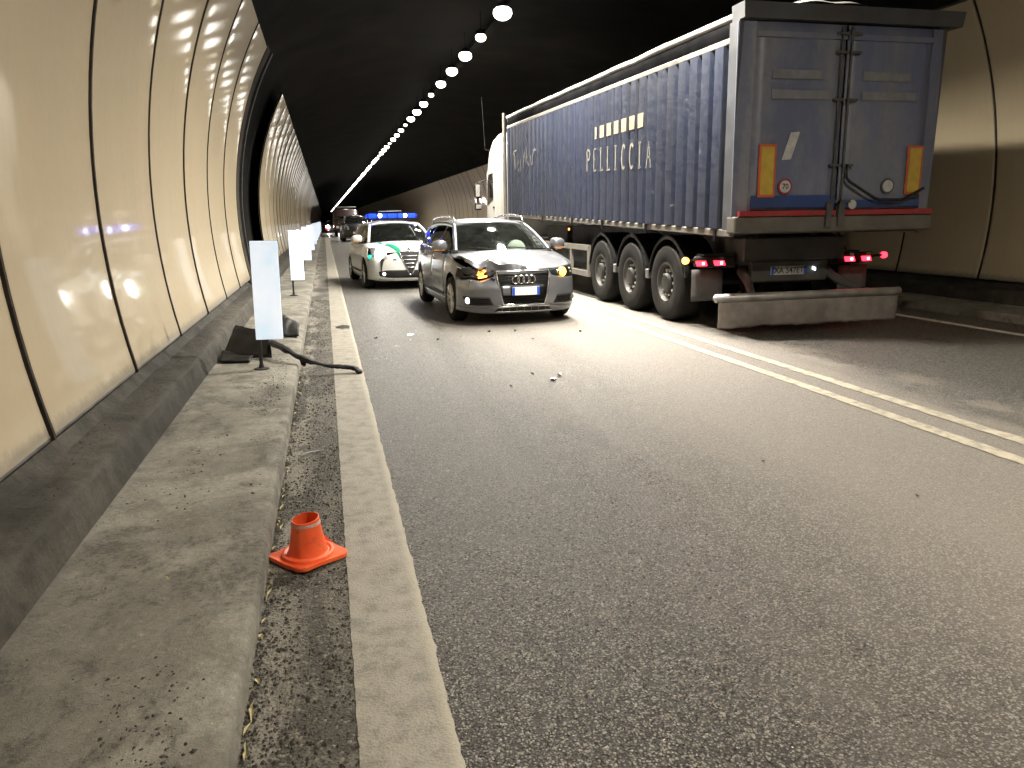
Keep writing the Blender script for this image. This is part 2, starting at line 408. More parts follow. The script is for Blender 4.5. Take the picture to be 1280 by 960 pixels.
# small white plate far up the near wall
o = MB().box(-1.33, -1.29, 40., 40.5, 2.5, 3.1).build('wall_plate', simple('plate_white', (.6, .6, .58), .5, var=.1)); tag(o, 'small pale rectangular plate fixed high on the panelled wall far behind the delineators', 'sign')
# ------------------------------------------------------------------ luminaires along the crown
LN = 'row of tunnel luminaires under the vault'
lens_b = MB().lathe([(.0, -.20), (.10, -.185), (.175, -.13), (.21, -.05), (.20, .03), (.15, .08)], 14).mesh('lens', 50)
lens_d = MB().lathe([(.0, -.12), (.07, -.105), (.12, -.06), (.13, 0), (.10, .06)], 12).mesh('lens', 50)
hous = MB().lathe([(.15, .06), (.16, .08), (.14, .15), (.08, .19), (.0, .195)], 14).mesh('housing', 40)
hang = MB().tube([(0, 0, .16), (0, 0, 6.045-LAMP_Z)], .008, 6).mesh('hanger')
lens_b.materials.append(M('lamp_lens')); lens_d.materials.append(M('lamp_lens_dim')); hous.materials.append(M('soot')); hang.materials.append(M('soot'))
simple('lamp_lens_off', (.5, .5, .48), .25)
lens_o = lens_b.copy(); lens_o.materials.clear(); lens_o.materials.append(M('lamp_lens_off'))
def lamp(y, dim, light):
    if y < LAMP_LIT_FROM and not dim:
        r = thing('tunnel_lamp', 'unlit tunnel luminaire in the row under the vault', 'lamp', (LAMP_X, y, LAMP_Z), 0, LN+', unlit')
        link('housing', hous, None, r); link('lens', lens_o, None, r); link('hanger', hang, None, r); return
    r = thing('tunnel_lamp', 'small dim warm tunnel luminaire in the row under the vault, near ones added as fill' if dim else 'bright white tunnel luminaire in the row under the vault', 'lamp', (LAMP_X, y, LAMP_Z), 0, LN+(', dim' if dim else ''))
    hh = link('housing', hous, None, r); ll = link('lens', lens_d if dim else lens_b, None, r); link('hanger', hang, None, r)
    q = (.9 if y < 20 else .74 if y < 34 else .6)*random.uniform(.92, 1.08); ll.scale = (q, q, q*.9); hh.scale = (.8, .8, .8)
    if light and (not dim or y < 12):
        L = bpy.data.lights.new('lamp_light', 'AREA'); L.shape = 'DISK'; L.size = .34; L.energy = LAMP_FILL_W*(1.25 if 0 < y < 3 else .26) if dim else LAMP_W*(.68 if y < 9 else .55 if y < 17 else .6 if y < 24 else .2); L.color = (1., .90, .74) if dim else (1., .94, .83); L.spread = math.radians(180 if dim else 150)  # near dim lamps are added warm fill, boosted beside the camera
        o = bpy.data.objects.new('lamp_light', L); COL.objects.link(o); o.parent = r; o.location = (0, 0, -.215)
k = -14
while True:
    y = LAMP_Y0+LAMP_STEP*k
    if y > 400: break
    dim = (k % 4 == 1)
    lamp(y+(.12 if dim else 1.15 if k == -4 else 0), dim, y < 80)
    k += 1 if y < 220 else 2
o = MB().box(LAMP_X+.32, LAMP_X+.52, Y0+1, Y1-1, 5.85, 5.93).build('cable_tray', 'soot'); tag(o, 'dark cable tray running along the vault beside the lamps', 'cable tray')
# ------------------------------------------------------------------ materials of vehicles and objects
def car_paint(name, col, metal=.0, rough=.35, coat=.8, dust=(.2, .18, .15), dl=.25):
    k = NT(name); p = k.obj(); n = k.noise(p, 6., 6, .65); n2 = k.noise(p, 60., 3); z = k.sep(p)[2]
    low = k.rng(z, .15, .75, dl, .05)
    c = k.mix(k.math('MULTIPLY', low, k.rng(n, .3, .7, .5, 1.)), col, dust)
    k.set(Base_Color=c, Metallic=metal, Roughness=k.math('ADD', k.rng(n2, .3, .7, rough-.04, rough+.05), k.math('MULTIPLY', low, .35)))
    k.b.inputs['Coat Weight'].default_value = coat; k.b.inputs['Coat Roughness'].default_value = .05; MATS[name] = k.m
car_paint('silver_paint', (.175, .182, .20), .55, .30, .6, dust=(.07, .07, .075))
car_paint('white_paint', (.56, .56, .54), 0., .4, .6, dl=.18)
car_paint('black_paint', (.012, .012, .014), .2, .3, 1., dl=.12)
car_paint('red_paint', (.02, .004, .004), .1, .35, .7)
car_paint('cab_paint', (.42, .41, .38), 0., .4, .5, dust=(.3, .27, .22), dl=.4)
simple('black_plastic', (.005, .005, .0055), .5, var=.3, vs=12., spec=.2)
simple('matt_black', (.006, .006, .006), .8)
simple('trim_black', (.01, .01, .011), .18, coat=.5)
simple('chrome', (.72, .72, .73), .12, 1.)
simple('silver_trim', (.6, .6, .6), .25, 1.)
simple('rubber', (.013, .0125, .012), .75, var=.35, vs=14., dirt=(.032, .03, .025, .5), bump=.2, spec=.15)
simple('alloy', (.45, .45, .45), .3, .9, var=.25, vs=9.)
simple('seat_cloth', (.10, .10, .095), .8, var=.2)
simple('airbag_cloth', (.55, .55, .5), .8, var=.1)
simple('plate_white_face', (.85, .85, .85), .4)
simple('plate_blue', (.02, .09, .55), .4)
simple('plate_lettering', (.02, .02, .025), .5)
simple('amber_glow', (.9, .4, .05), .3, emit=(1., .33, .03), es=9.)
simple('amber_lens', (.55, .2, .02), .15, coat=1.)
simple('headlight_glow', (1, 1, 1), .3, emit=(1., .97, .92), es=16.)
simple('fog_glow', (1, 1, 1), .3, emit=(1., .97, .95), es=2.5)
simple('blue_glow', (.02, .05, .9), .2, emit=(.0, .03, 1.), es=1.8)
simple('blue_strobe', (.7, .8, 1.), .2, emit=(.75, .85, 1.), es=22.)
simple('red_glow', (.8, .02, .02), .3, emit=(1., .015, .03), es=6.)
simple('red_core', (.9, .3, .3), .3, emit=(1., .12, .12), es=14.)
simple('red_lens', (.28, .008, .012), .15, coat=1.)
simple('orange_glow', (.9, .3, .02), .3, emit=(1., .22, .03), es=10.)
simple('green_livery', (.0, .25, .13), .35, coat=.5)
simple('green_spot', (.0, .5, .28), .35, emit=(.0, .8, .45), es=.35)
def mat_glass():
    k = NT('car_glass'); k.t.nodes.remove(k.b)
    tr = k.n('ShaderNodeBsdfTransparent'); tr.inputs[0].default_value = (.62, .70, .66, 1)
    gl = k.n('ShaderNodeBsdfGlossy'); gl.inputs['Roughness'].default_value = .03; gl.inputs[0].default_value = (.95, 1, .97, 1)
    fr = k.n('ShaderNodeFresnel'); fr.inputs[0].default_value = 1.55
    mx = k.n('ShaderNodeMixShader'); k.l(k.rng(fr.outputs[0], 0, 1, .03, 1.), mx.inputs[0]); k.l(tr.outputs[0], mx.inputs[1]); k.l(gl.outputs[0], mx.inputs[2])
    df = k.n('ShaderNodeBsdfDiffuse'); df.inputs[0].default_value = (.5, .55, .5, 1); m2 = k.n('ShaderNodeMixShader')
    k.l(k.rng(k.noise(k.obj(), 5., 6, .7), .3, .75, .004, .02), m2.inputs[0]); k.l(mx.outputs[0], m2.inputs[1]); k.l(df.outputs[0], m2.inputs[2])
    k.l(m2.outputs[0], k.out.inputs[0]); MATS['car_glass'] = k.m
mat_glass()
simple('dark_glass', (.006, .007, .008), .04, coat=1.)
simple('lamp_silver', (.45, .45, .47), .2, .5, coat=1.)
simple('clear_lens', (.10, .10, .11), .06, .3, coat=1.)
# ------------------------------------------------------------------ car construction kit (front at y=0 looking to -y, x to the right of a viewer in front)
def smooth_line(poly, n):
    p = np.array(poly, float); d = np.r_[0, np.cumsum(np.hypot(*np.diff(p, axis=0).T))]; t = np.linspace(0, d[-1], n)
    return np.c_[np.interp(t, d, p[:, 0]), np.interp(t, d, p[:, 1])]
class Car:
    def __init__(s, S, root, paint):
        s.S = S; s.root = root; s.paint = paint
        s.w = table(S['plan']); s.sec = table(S['sect'], .08); s.zu = table(S['zu']); s.nose = table(S['nose'], .10); s.off = table(S['off'], .12)
        s.hc = table(S['hood_c'], .12)
    def sx(s, y, z): return s.w(y)+s.sec(z)
    def fy(s, x, z): return s.nose(abs(x))+s.off(z)
    def front(s, name, top, bot, eps, mat, nu=24, nv=8, parent=None, thick=.006, smooth=40):   # patch on the nose between two polylines in (x,z)
        a, b = smooth_line(top, nu), smooth_line(bot, nu); m = MB(); g = []
        for j in range(nv+1):
            q = a+(b-a)*j/nv; g.append([(x, s.fy(x, z)-eps, z) for x, z in q])
        m.grid(g); return m.build(name, mat, parent or s.root, smooth, thick)
    def frontline(s, name, poly, eps, r, mat, parent=None, n=40, closed=False):
        if closed: poly = list(poly)+[poly[0]]
        q = smooth_line(poly, n); m = MB(); m.tube([(x, s.fy(x, z)-eps, z) for x, z in q], r, 6); return m.build(name, mat, parent or s.root, 60)
    def side(s, name, sgn, ys, zl, zu, mat=None, eps=0., rows=9, parent=None, fn=None):
        m = MB(); g = []
        for y in ys:
            a, b = zl(y), zu(y); r = []
            for j in range(rows+1):
                z = a+(b-a)*j/rows; p = (sgn*(s.sx(y, z)+eps), y, z); r.append(fn(*p) if fn else p)
            g.append(r)
        m.grid(g); return m.build(name, mat or s.paint, parent or s.root, 35, .01)
    def arch(s, ya, sill):
        S = s.S; Ra = S['Ra']; zc = S['R']
        def f(y):
            d = abs(y-ya); return max(sill, zc+math.sqrt(max(0, Ra*Ra-d*d))) if d < Ra else sill
        return f
    def ysarch(s, y0, y1, ya):
        Ra = s.S['Ra']; a = [ya+Ra*math.cos(t) for t in np.linspace(PI, 0, 25)]
        o = [y for y in a if y0 < y < y1]+list(np.linspace(y0, y1, 8)); e = [ya-Ra-.002, ya+Ra+.002]
        o += [y for y in e if y0 < y < y1]; return sorted(set(round(v, 4) for v in o))
    def wheel(s, name, x, y, sgn, steer=0.):
        S = s.S; R = S['R']; w = .22; rr = S['rim']
        m = MB(); m.lathe([(rr, -w/2), (rr+.02, -w/2-.004), (R-.05, -w/2-.006), (R-.015, -w/2+.02), (R, -w/2+.05), (R, w/2-.05), (R-.015, w/2-.02), (R-.05, w/2+.006), (rr+.02, w/2+.004), (rr, w/2)], 32, 'x', closed=True)
        t = m.build(name, 'rubber', s.root, 40); t.location = (x, y, R); t.rotation_euler = (0, 0, steer)
        o = sgn*w/2
        m = MB(); m.lathe([(rr+.004, -sgn*w/2), (rr-.01, 0), (rr-.015, o-sgn*.03), (rr+.004, o)], 32, 'x')
        m.v = m.v; m.f = [f for f in m.f if len(f) == 4]; m.build('rim', 'alloy', t, 40)
        m = MB()
        for k in range(S.get('spokes', 5)):
            for dd in (-.13, .13):
                a = 2*PI*k/S.get('spokes', 5)+dd*.8; c, q = math.cos(a), math.sin(a); a2 = 2*PI*k/S.get('spokes', 5)+dd; c2, q2 = math.cos(a2), math.sin(a2)
                m.tube([(o-sgn*.045, .05*c, .05*q), (o-sgn*.02, rr*.6*c, rr*.6*q), (o-sgn*.018, (rr-.005)*c2, (rr-.005)*q2)], [.03, .022, .022], 6)
        m.lathe([(.0, o-sgn*.02), (.06, o-sgn*.02), (.075, o-sgn*.06)], 14, 'x'); m.build('spokes', 'alloy', t, 40)
        m = MB(); m.lathe([(.0, o-sgn*.09), (rr-.03, o-sgn*.09)], 20, 'x'); m.build('brake_disc', 'steel_dark', t)
        return t
    def shell(s, damage=None, fend=None):
        S = s.S; P = s.paint; yf, yr, Ra, R = S['yf'], S['yr'], S['Ra'], S['R']; L = S['L']; sill = .2; yd0, yd1, yd2 = S['doors']
        for sg in (-1, 1):
            fn = fend if (fend and sg == -1) else None
            s.side('fender', sg, s.ysarch(S['fend0'], yd0-.006, yf), s.arch(yf, sill), s.zu, rows=12, fn=fn)
            d1 = s.side('door', sg, np.linspace(yd0+.006, yd1-.006, 12), lambda y: .31, s.zu); d2 = s.side('door', sg, np.linspace(yd1+.006, yd2, 12), s.arch(yr, .31), s.zu)
            s.side('quarter_panel', sg, s.ysarch(yd2+.008, L-.42, yr), s.arch(yr, sill), s.zu, rows=12)
            s.side('sill', sg, np.linspace(yf+Ra, yr-Ra, 8), lambda y: .185, lambda y: .305, rows=4)
            for d, yy in ((d1, yd1-.2), (d2, yd2-.2)):
                m = MB(); z = s.zu(yy)-.13; x = sg*(s.sx(yy, z)+.018); m.tube([(x-sg*.02, yy-.11, z), (x+sg*.008, yy-.07, z), (x+sg*.008, yy+.07, z), (x-sg*.02, yy+.11, z)], .014, 8); m.build('handle', P, d, 50)
            # rubbing line
            m = MB(); m.tube([(sg*(s.sx(y, .36)+.006), y, .36) for y in np.linspace(yd0+.02, yd2-.05, 8)], .014, 6); m.build('door_moulding', 'black_plastic', s.root, 50)
        # bonnet
        zc = s.hc; NU, NV = 40, 30; g = []; y_c = S['cowl']
        for i in range(NV+1):
            v = i/NV; row = []
            for j in range(NU+1):
                u = -1+2*j/NU; hw0 = S['hood_w0']; 
                xf = u*hw0; yfe = s.fy(xf, S['hood_z0'])+.012+S.get('hood_back', 0)*u*u
                ycw = y_c+.14*u*u; y = yfe+(ycw-yfe)*v
                hw = min(hw0+(s.sx(y, s.zu(y))-.012-hw0)*min(1, v*3.2), s.sx(max(y, S['fend0']), s.zu(max(y, S['fend0'])))-.012)
                ze = s.zu(y)+.004; z = zc(v); z = z+(ze-z)*abs(u)**2.4
                p = (u*hw, y, z)
                if damage: p = damage(u, v, *p)
                row.append(p)
            g.append(row)
        s.hood = MB().grid(g).build('bonnet', P, s.root, 30 if damage else 50, .012)
        # windscreen, roof, rear
        wb, wt = S['ws_b'], S['ws_t']                       # (half width, y, z) at the foot and the top
        def ws(u, v): 
            x = u*(wb[0]+(wt[0]-wb[0])*v); y = wb[1]+(wt[1]-wb[1])*v+(.15-.05*v)*u*u; z = wb[2]+(wt[2]-wb[2])*v+.028*math.sin(PI*v)-.035*u*u*v
            return (x, y, z)
        s.ws = ws
        g = [[ws(u, v) for u in np.linspace(-1, 1, 17)] for v in np.linspace(0, 1, 9)]
        MB().grid(g).build('windscreen', 'car_glass', s.root, 60)
        MB().grid([[ws(u, v) for u in np.linspace(-.97, .97, 17)] for v in (-.03, -.10)]).build('cowl', 'black_plastic', s.root)
        rz = table(S['roof']); ry0, ry1 = S['roof'][0][0], S['roof'][-1][0]
        def rf(u, y): 
            y2 = y+(.05*u*u if y < ry0+.3 else 0)*(1-(y-ry0)/.3 if y < ry0+.3 else 0)
            return (u*S['roof_w'], y2, rz(y)-.035*abs(u)**2-.03*abs(u)**6)
        MB().grid([[rf(u, y) for u in np.linspace(-1, 1, 17)] for y in np.linspace(ry0, ry1, 17)]).build('roof', P, s.root, 60, .015)
        pw = .028
        for sg in (-1, 1):
            pts = [ws(sg*1.02, v) for v in np.linspace(-.04, 1, 8)]+[(sg*(S['roof_w']+.012), y, rz(y)-.075) for y in np.linspace(wt[1]+.2, ry1-.1, 9)]
            MB().tube(pts, .034, 8).build('roof_pillar', P, s.root, 60)
            # side glass, between belt and cant rail
            tops = [(p[1], p[2]-.012, abs(p[0])) for p in pts]; ty = [t[0] for t in tops]
            zt = lambda y: float(np.interp(y, ty, [t[1] for t in tops])); xt = lambda y: float(np.interp(y, ty, [t[2] for t in tops]))
            def gp(y, v): 
                zb = s.zu(y)+.005; xb = s.sx(y, s.zu(y))-.03; a = zt(y); x = xb+(xt(y)-xb)*v+.02*math.sin(PI*v); return (sg*x, y, zb+(a-zb)*v)
            for (a, b) in S['glass']:
                MB().grid([[gp(y, v) for v in np.linspace(.02, .97, 7)] for y in np.linspace(a, b, 8)]).build('side_window', 'car_glass', s.root, 60)
            for y in S['pillars']:
                MB().grid([[gp(y+d, v) for v in np.linspace(0, 1, 7)] for d in (-.05, .05)]).build('door_pillar', 'trim_black', s.root, 60, .02)
            a, b = S['glass'][-1][1]+.02, S['rear_foot'][0]
            MB().grid([[gp(y, v) for v in np.linspace(0, 1, 7)] for y in np.linspace(a, b-.05, 6)]).build('rear_pillar', P, s.root, 60, .02)
            m = MB(); m.tube([(sg*(s.sx(y, s.zu(y))-.012), y, s.zu(y)+.008) for y in np.linspace(wb[1]+.2, a, 12)], .012, 6); m.build('window_trim', S.get('trim', 'chrome'), s.root, 60)
            # mirror
            my = wb[1]+.32; mx = s.sx(my, .95); m = MB(); Z = s.zu(my)+.10
            sec = [(.0, .0, .0), (.03, .055, .075), (.10, .075, .09), (.19, .07, .085), (.23, .05, .06), (.245, .0, .0)]
            vs = []; n = 12
            for (xx, ry, rz_) in sec:
                for k in range(n):
                    q = 2*PI*k/n; cc, ss = math.cos(q), math.sin(q); e = .7
                    vs.append((sg*(mx-.01+xx), my+ry*math.copysign(abs(cc)**e, cc), Z+rz_*math.copysign(abs(ss)**e, ss)))
            fs = [(i*n+k, i*n+(k+1) % n, (i+1)*n+(k+1) % n, (i+1)*n+k) for i in range(len(sec)-1) for k in range(n)]
            mm = MB().add(vs, fs).build('mirror', S.get('mirror', P), s.root, 60)
            MB().box(min(sg*(mx-.06), sg*(mx+.08)), max(sg*(mx-.06), sg*(mx+.08)), my-.03, my+.04, Z-.11, Z-.06).build('mirror_foot', 'black_plastic', mm)
            MB().box(min(sg*(mx+.05), sg*(mx+.21)), max(sg*(mx+.05), sg*(mx+.21)), my-.066, my-.045, Z-.062, Z-.045).build('repeater', 'amber_lens', mm)
            MB().grid([[(sg*(mx+.02+.19*a), my+.078, Z-.06+.12*b) for a in (0, 1)] for b in (0, 1)]).build('mirror_glass', 'chrome', mm)
        # tail
        fy_, fz = S['rear_foot']; tb = S['roof'][-1]
        g = [[(u*(S['roof_w']+(s.w(fy_)-.06-S['roof_w'])*v), tb[0]+.01+(fy_-tb[0])*v-.06*u*u, tb[1]-.02+(fz-tb[1])*v) for u in np.linspace(-1, 1, 9)] for v in np.linspace(.0, 1, 6)]
        MB().grid(g).build('rear_window', 'dark_glass', s.root, 60, .01)
        g = [[(u*(s.w(min(L-.3, y))-.05+.02*math.sin(v*PI)), y-.22*abs(u)**3, z) for u in np.linspace(-1, 1, 13)] for v, (y, z) in enumerate([(fy_, fz), (fy_+.06, fz-.08), (L-.1, .8), (L-.05, .62), (L, .52), (L, .38), (L-.06, .22)])]
        MB().grid(g).build('tailgate', P, s.root, 40, .01)
        for sg in (-1, 1):
            g = [[(sg*(s.w(L-.4)-.02-.0), L-.42+.25*u, .72+.2*v) for u in (0, .5, 1)] for v in (0, .5, 1)]
            g = [[(sg*(s.w(L-.4)-.03-.16*u*u), L-.42+.24*u, .70+.22*v) for u in np.linspace(0, 1, 5)] for v in (0, .5, 1)]
            MB().grid(g).build('tail_light', 'red_lens', s.root, 60, .01)
            MB().grid([[(sg*(s.w(L-.42)-.0-.2*u*u), L-.42+.36*u, z) for u in np.linspace(0, 1, 6)] for z in (.22, .5, .70)]).build('rear_corner', P, s.root, 60, .01)
        # underbody and cabin
        m = MB(); m.box(-.70, .70, .30, L-.25, .17, .33); m.box(-.62, .62, .16, y_c+.1, .33, S['hood_z0']-.14); m.box(-.5, .5, yr-.4, yr+.5, .3, .7); m.build('underbody', 'matt_black', s.root)
        m = MB(); xi = s.sx(2., .9)-.1
        m.box(-xi, xi, y_c+.02, y_c+.10, .33, wb[2]-.06); m.box(-xi, xi, y_c+.1, fy_, .30, .36); m.box(-xi, xi, fy_-.05, fy_, .33, fz-.04)
        m.box(-xi, -xi+.05, y_c, fy_, .33, s.zu(2.)-.05); m.box(xi-.05, xi, y_c, fy_, .33, s.zu(2.)-.05); m.build('cabin_lining', 'matt_black', s.root)
        g = [[(x, y_c+.08+dy, wb[2]+dz-.02*x*x) for x in np.linspace(-xi, xi, 9)] for dy, dz in ((0, -.05), (.25, -.03), (.42, -.06), (.5, -.2))]
        MB().grid(g).build('dashboard', 'black_plastic', s.root, 50, .03)
        for sx_ in (-.37, .37):
            y = y_c+1.22
            m = MB(); m.box(sx_-.25, sx_+.25, y-.05, y+.09, .5, wb[2]+.06, lambda a, b, c: (a, b+.28*(c-.5), c), ch=.05)
            st = m.build('seat', 'seat_cloth', s.root, 40)
            m = MB(); m.box(sx_-.13, sx_+.13, y+.10, y+.20, wb[2]+.085, wb[2]+.27, lambda a, b, c: (a, b+.12*(c-.9), c), ch=.04)
            m.tube([(sx_-.06, y+.14, wb[2]), (sx_-.06, y+.15, wb[2]+.12)], .008, 6); m.tube([(sx_+.06, y+.14, wb[2]), (sx_+.06, y+.15, wb[2]+.12)], .008, 6)
            m.build('headrest', 'seat_cloth', st, 40)
        sw = MB(); c = Vector((.37, y_c+.68, wb[2]-.06)); n = 20
        ring = [c+Vector((.185*math.cos(2*PI*k/n), .07*math.sin(2*PI*k/n), .17*math.sin(2*PI*k/n))) for k in range(n+1)]
        sw.tube(ring, .016, 6, False); sw.tube([c-Vector((.18, 0, 0)), c+Vector((.18, 0, 0))], .02, 6); s.sw_c = c
        sw.build('steering_wheel', 'black_plastic', s.root, 60)
        for nm, x, y, sg in (('wheel', -1, yf, -1), ('wheel', 1, yf, 1), ('wheel', -1, yr, -1), ('wheel', 1, yr, 1)):
            s.wheel(nm, x*(S['track']), y, sg, S.get('steer', 0) if y == yf else 0)
        for y, nm in ((yf, 'arch_liner'), (yr, 'arch_liner')):
            for sg in (-1, 1):
                m = MB(); m.grid([[(sg*x, y+(Ra+.012)*math.cos(t), R+(Ra+.012)*math.sin(t)) for t in np.linspace(-.15, PI+.15, 15)] for x in (.55, s.w(y)-.045)]); m.build(nm, 'matt_black', s.root, 60)
# ------------------------------------------------------------------ silver estate car, damaged front
AUDI = dict(L=4.70, R=.325, rim=.215, Ra=.372, yf=.88, yr=3.69, track=.79, fend0=.50, doors=(1.36, 2.42, 3.42), steer=.06, spokes=7,
    plan=[(.4, .85), (.6, .878), (.9, .895), (1.4, .906), (2.4, .912), (3.3, .91), (3.8, .897), (4.3, .855), (4.7, .77)],
    sect=[(.14, -.07), (.24, -.03), (.34, -.004), (.5, .0), (.64, .004), (.70, -.006), (.82, -.018), (.90, -.045), (.97, -.085), (1.08, -.12)],
    zu=[(.2, .765), (.5, .825), (.9, .892), (1.2, .935), (1.6, .955), (2.4, .97), (3.5, .995), (4.3, 1.01), (4.8, 1.0)],
    nose=[(0, 0), (.3, .012), (.45, .04), (.6, .09), (.72, .155), (.8, .245), (.85, .35), (.875, .45), (.885, .55), (.95, .7)],
    off=[(.1, .10), (.17, .07), (.25, .02), (.36, .0), (.5, .0), (.62, .02), (.72, .055), (.80, .10), (.9, .16)],
    hood_c=[(0, .752), (.12, .80), (.35, .865), (.7, .94), (1, .985)], hood_z0=.755, hood_w0=.80, cowl=1.06, hood_back=.05,
    ws_b=(.715, 1.05, .985), ws_t=(.565, 1.92, 1.372), roof=[(1.93, 1.385), (2.2, 1.425), (2.7, 1.44), (3.3, 1.435), (3.8, 1.41), (4.12, 1.37)], roof_w=.575,
    glass=[(1.42, 2.36), (2.46, 3.36), (3.44, 4.05)], pillars=[2.41, 3.40], rear_foot=(4.52, 1.0))
a = thing('estate_car', 'silver grey estate car with crumpled bonnet and smashed headlight, amber hazard lamps lit', 'car', (2.68, 10.5, 0), .035)
A = Car(AUDI, a, 'silver_paint')
def sstep(e0, e1, x): t = min(1, max(0, (x-e0)/(e1-e0))); return t*t*(3-2*t)
def crumple(u, v, x, y, z):
    lft = sstep(.18, -.35, u)                                   # struck side
    fr = sstep(.55, .0, v)
    k = lft*fr
    y += .07*k*sstep(.3, .0, v)*(1+.4*math.sin(u*9))
    z += .05*k*sstep(.0, .12, v)+.02*lft*math.exp(-((v-.28)/.10)**2)
    # sharp fold running back from the broken corner
    d = (u+.62)-.55*(v-.0); z += lft*.05*max(0, 1-abs(d)/.10)*sstep(.95, .2, v)
    d2 = (u+.28)+.9*(v-.1); z -= lft*.035*max(0, 1-abs(d2)/.16)*sstep(.6, .1, v)
    z += .008*k*fnz(x, y, 0, 9.)+.014*lft*sstep(.9, .1, v)*fnz(x, y, 5, 4.)
    # lip turned down between the fold and the grille
    lip = sstep(.12, .0, u)*sstep(-.62, -.5, u)
    if v < .14: w_ = (.14-v)/.14; z -= lip*w_*.085; y += lip*w_*(.10+.02*math.sin(u*14)); x += .02*lip*w_*fnz(u, v, 3, 6.)
    if u < -.72: z += .05*sstep(-.72, -1, u)*sstep(.8, .2, v); x += .05*sstep(-.72, -1, u)*fr
    return (x, y, z)
def bent(x, y, z):
    f = sstep(.78, .5, y)*sstep(.55, .8, z)
    return (x+.13*f+.012*fnz(x, y*9, z*9)*sstep(.9, .5, y), y+.09*f, z-.05*f)
a.scale = (1, 1, 1.035)
A.shell(crumple, bent)
GT, GB, gz1, gz0 = .385, .30, .735, .285
def edge_in(sg): return [(sg*GT, gz1), (sg*(GT-.01), .62), (sg*.345, .44), (sg*GB, gz0)]
def dent(o, f):
    for v in o.data.vertices: v.co = Vector(f(*v.co))
# bumper: two cheeks and the chin
for sg in (-1, 1):
    top = [(sg*GT, .745), (sg*.42, .672), (sg*.60, .64), (sg*.82, .635), (sg*.884, .655)]; bot = [(sg*GB, .275), (sg*.42, .255), (sg*.62, .24), (sg*.82, .235), (sg*.884, .25)]
    o = A.front('bumper_cheek', top, bot, 0, 'silver_paint', 30, 14)
    if sg < 0:
        dent(o, lambda x, y, z: (x, y+.05*sstep(.5, .68, z)*sstep(-.34, -.5, x)+.025*fnz(x, 0, z, 7.)*sstep(.35, .6, z), z-.02*sstep(.5, .66, z)*(1+fnz(x, 1, 0, 6.))))
    # fog lamp recess
    rec = A.front('fog_recess', [(sg*.50, .40), (sg*.66, .405), (sg*.83, .40)], [(sg*.44, .285), (sg*.66, .28), (sg*.80, .29)], .004, 'matt_black', 16, 4)
    for zz in (.315, .345, .375): A.frontline('slat', [(sg*.50, zz), (sg*.72, zz)], .007, .006, 'black_plastic', rec, 10)
    x, z = sg*.765, .345
    m = MB(); m.lathe([(.0, -.012), (.032, -.008), (.042, .004), (.046, .02)], 16, 'y', (x, A.fy(x, z)-.002, z)); m.build('fog_lamp', 'fog_glow' if sg < 0 else 'clear_lens', rec, 60)
A.front('bumper_chin', [(-.884, .25), (-.82, .235), (-.62, .24), (-.42, .255), (-.30, .275), (.30, .275), (.42, .255), (.62, .24), (.82, .235), (.884, .25)],
        [(-.884, .20), (-.6, .165), (0, .16), (.6, .165), (.884, .20)], 0.001, 'silver_paint', 40, 5)
lo = A.front('lower_intake', [(-.36, .245), (0, .25), (.36, .245)], [(-.42, .195), (0, .19), (.42, .195)], .004, 'matt_black', 16, 3)
for xx in np.linspace(-.32, .32, 7): A.frontline('intake_rib', [(xx, .195), (xx, .247)], .007, .006, 'silver_paint', lo, 4)
A.frontline('intake_edge', [(-.42, .19), (0, .187), (.42, .19)], .008, .008, 'silver_trim', lo)
A.frontline('intake_edge', [(-.37, .255), (0, .262), (.37, .255)], .006, .012, 'silver_trim', lo)
# grille
gr = A.front('grille', [(-GT, gz1), (0, gz1+.008), (GT, gz1)], [(-GB, gz0), (0, gz0), (GB, gz0)], -.05, 'matt_black', 20, 8)
for zz in (.33, .36, .39, .55, .585, .62, .655, .69): 
    hw = GB+(GT-GB)*min(1, (zz-gz0)/.33); A.frontline('grille_slat', [(-hw, zz), (hw, zz)], -.03, .0075, 'black_plastic', gr, 16)
A.front('plate_carrier', [(-.335, .545), (0, .547), (.335, .545)], [(-.315, .405), (0, .403), (.315, .405)], -.022, 'black_plastic', 14, 3, gr)
A.front('number_plate_backing', [(-.33, .54), (-.20, .54)], [(-.31, .41), (-.2, .41)], -.012, 'silver_paint', 6, 3, gr)
A.frontline('grille_frame', edge_in(-1)[::-1]+edge_in(1), -.002, .009, 'silver_trim', None, 60)
A.frontline('grille_frame', [(-GB, gz0), (GB, gz0)], -.004, .010, 'chrome', None, 30)
def ringmesh(r, t): 
    n = 20; m = MB(); m.tube([(r*math.cos(2*PI*k/n), 0, r*math.sin(2*PI*k/n)) for k in range(n+1)], t, 6, False); return m.mesh('badge_ring', 60)
rm = ringmesh(.052, .009)
for i in range(4):
    x = -.1155+.077*i; o = link('badge_ring', rm, 'chrome', gr); o.location = (x, A.fy(x, .62)+.008, .62)
pl = MB().box(-.185, .215, -.012, -.002, .413, .523).build('number_plate', 'plate_white_face', a)
pl.location = (0, -.004, 0)
for x0, x1 in ((-.185, -.145), (.175, .215)): MB().box(x0+.001, x1-.001, -.0145, -.0125, .415, .521).build('plate_band', 'plate_blue', pl)
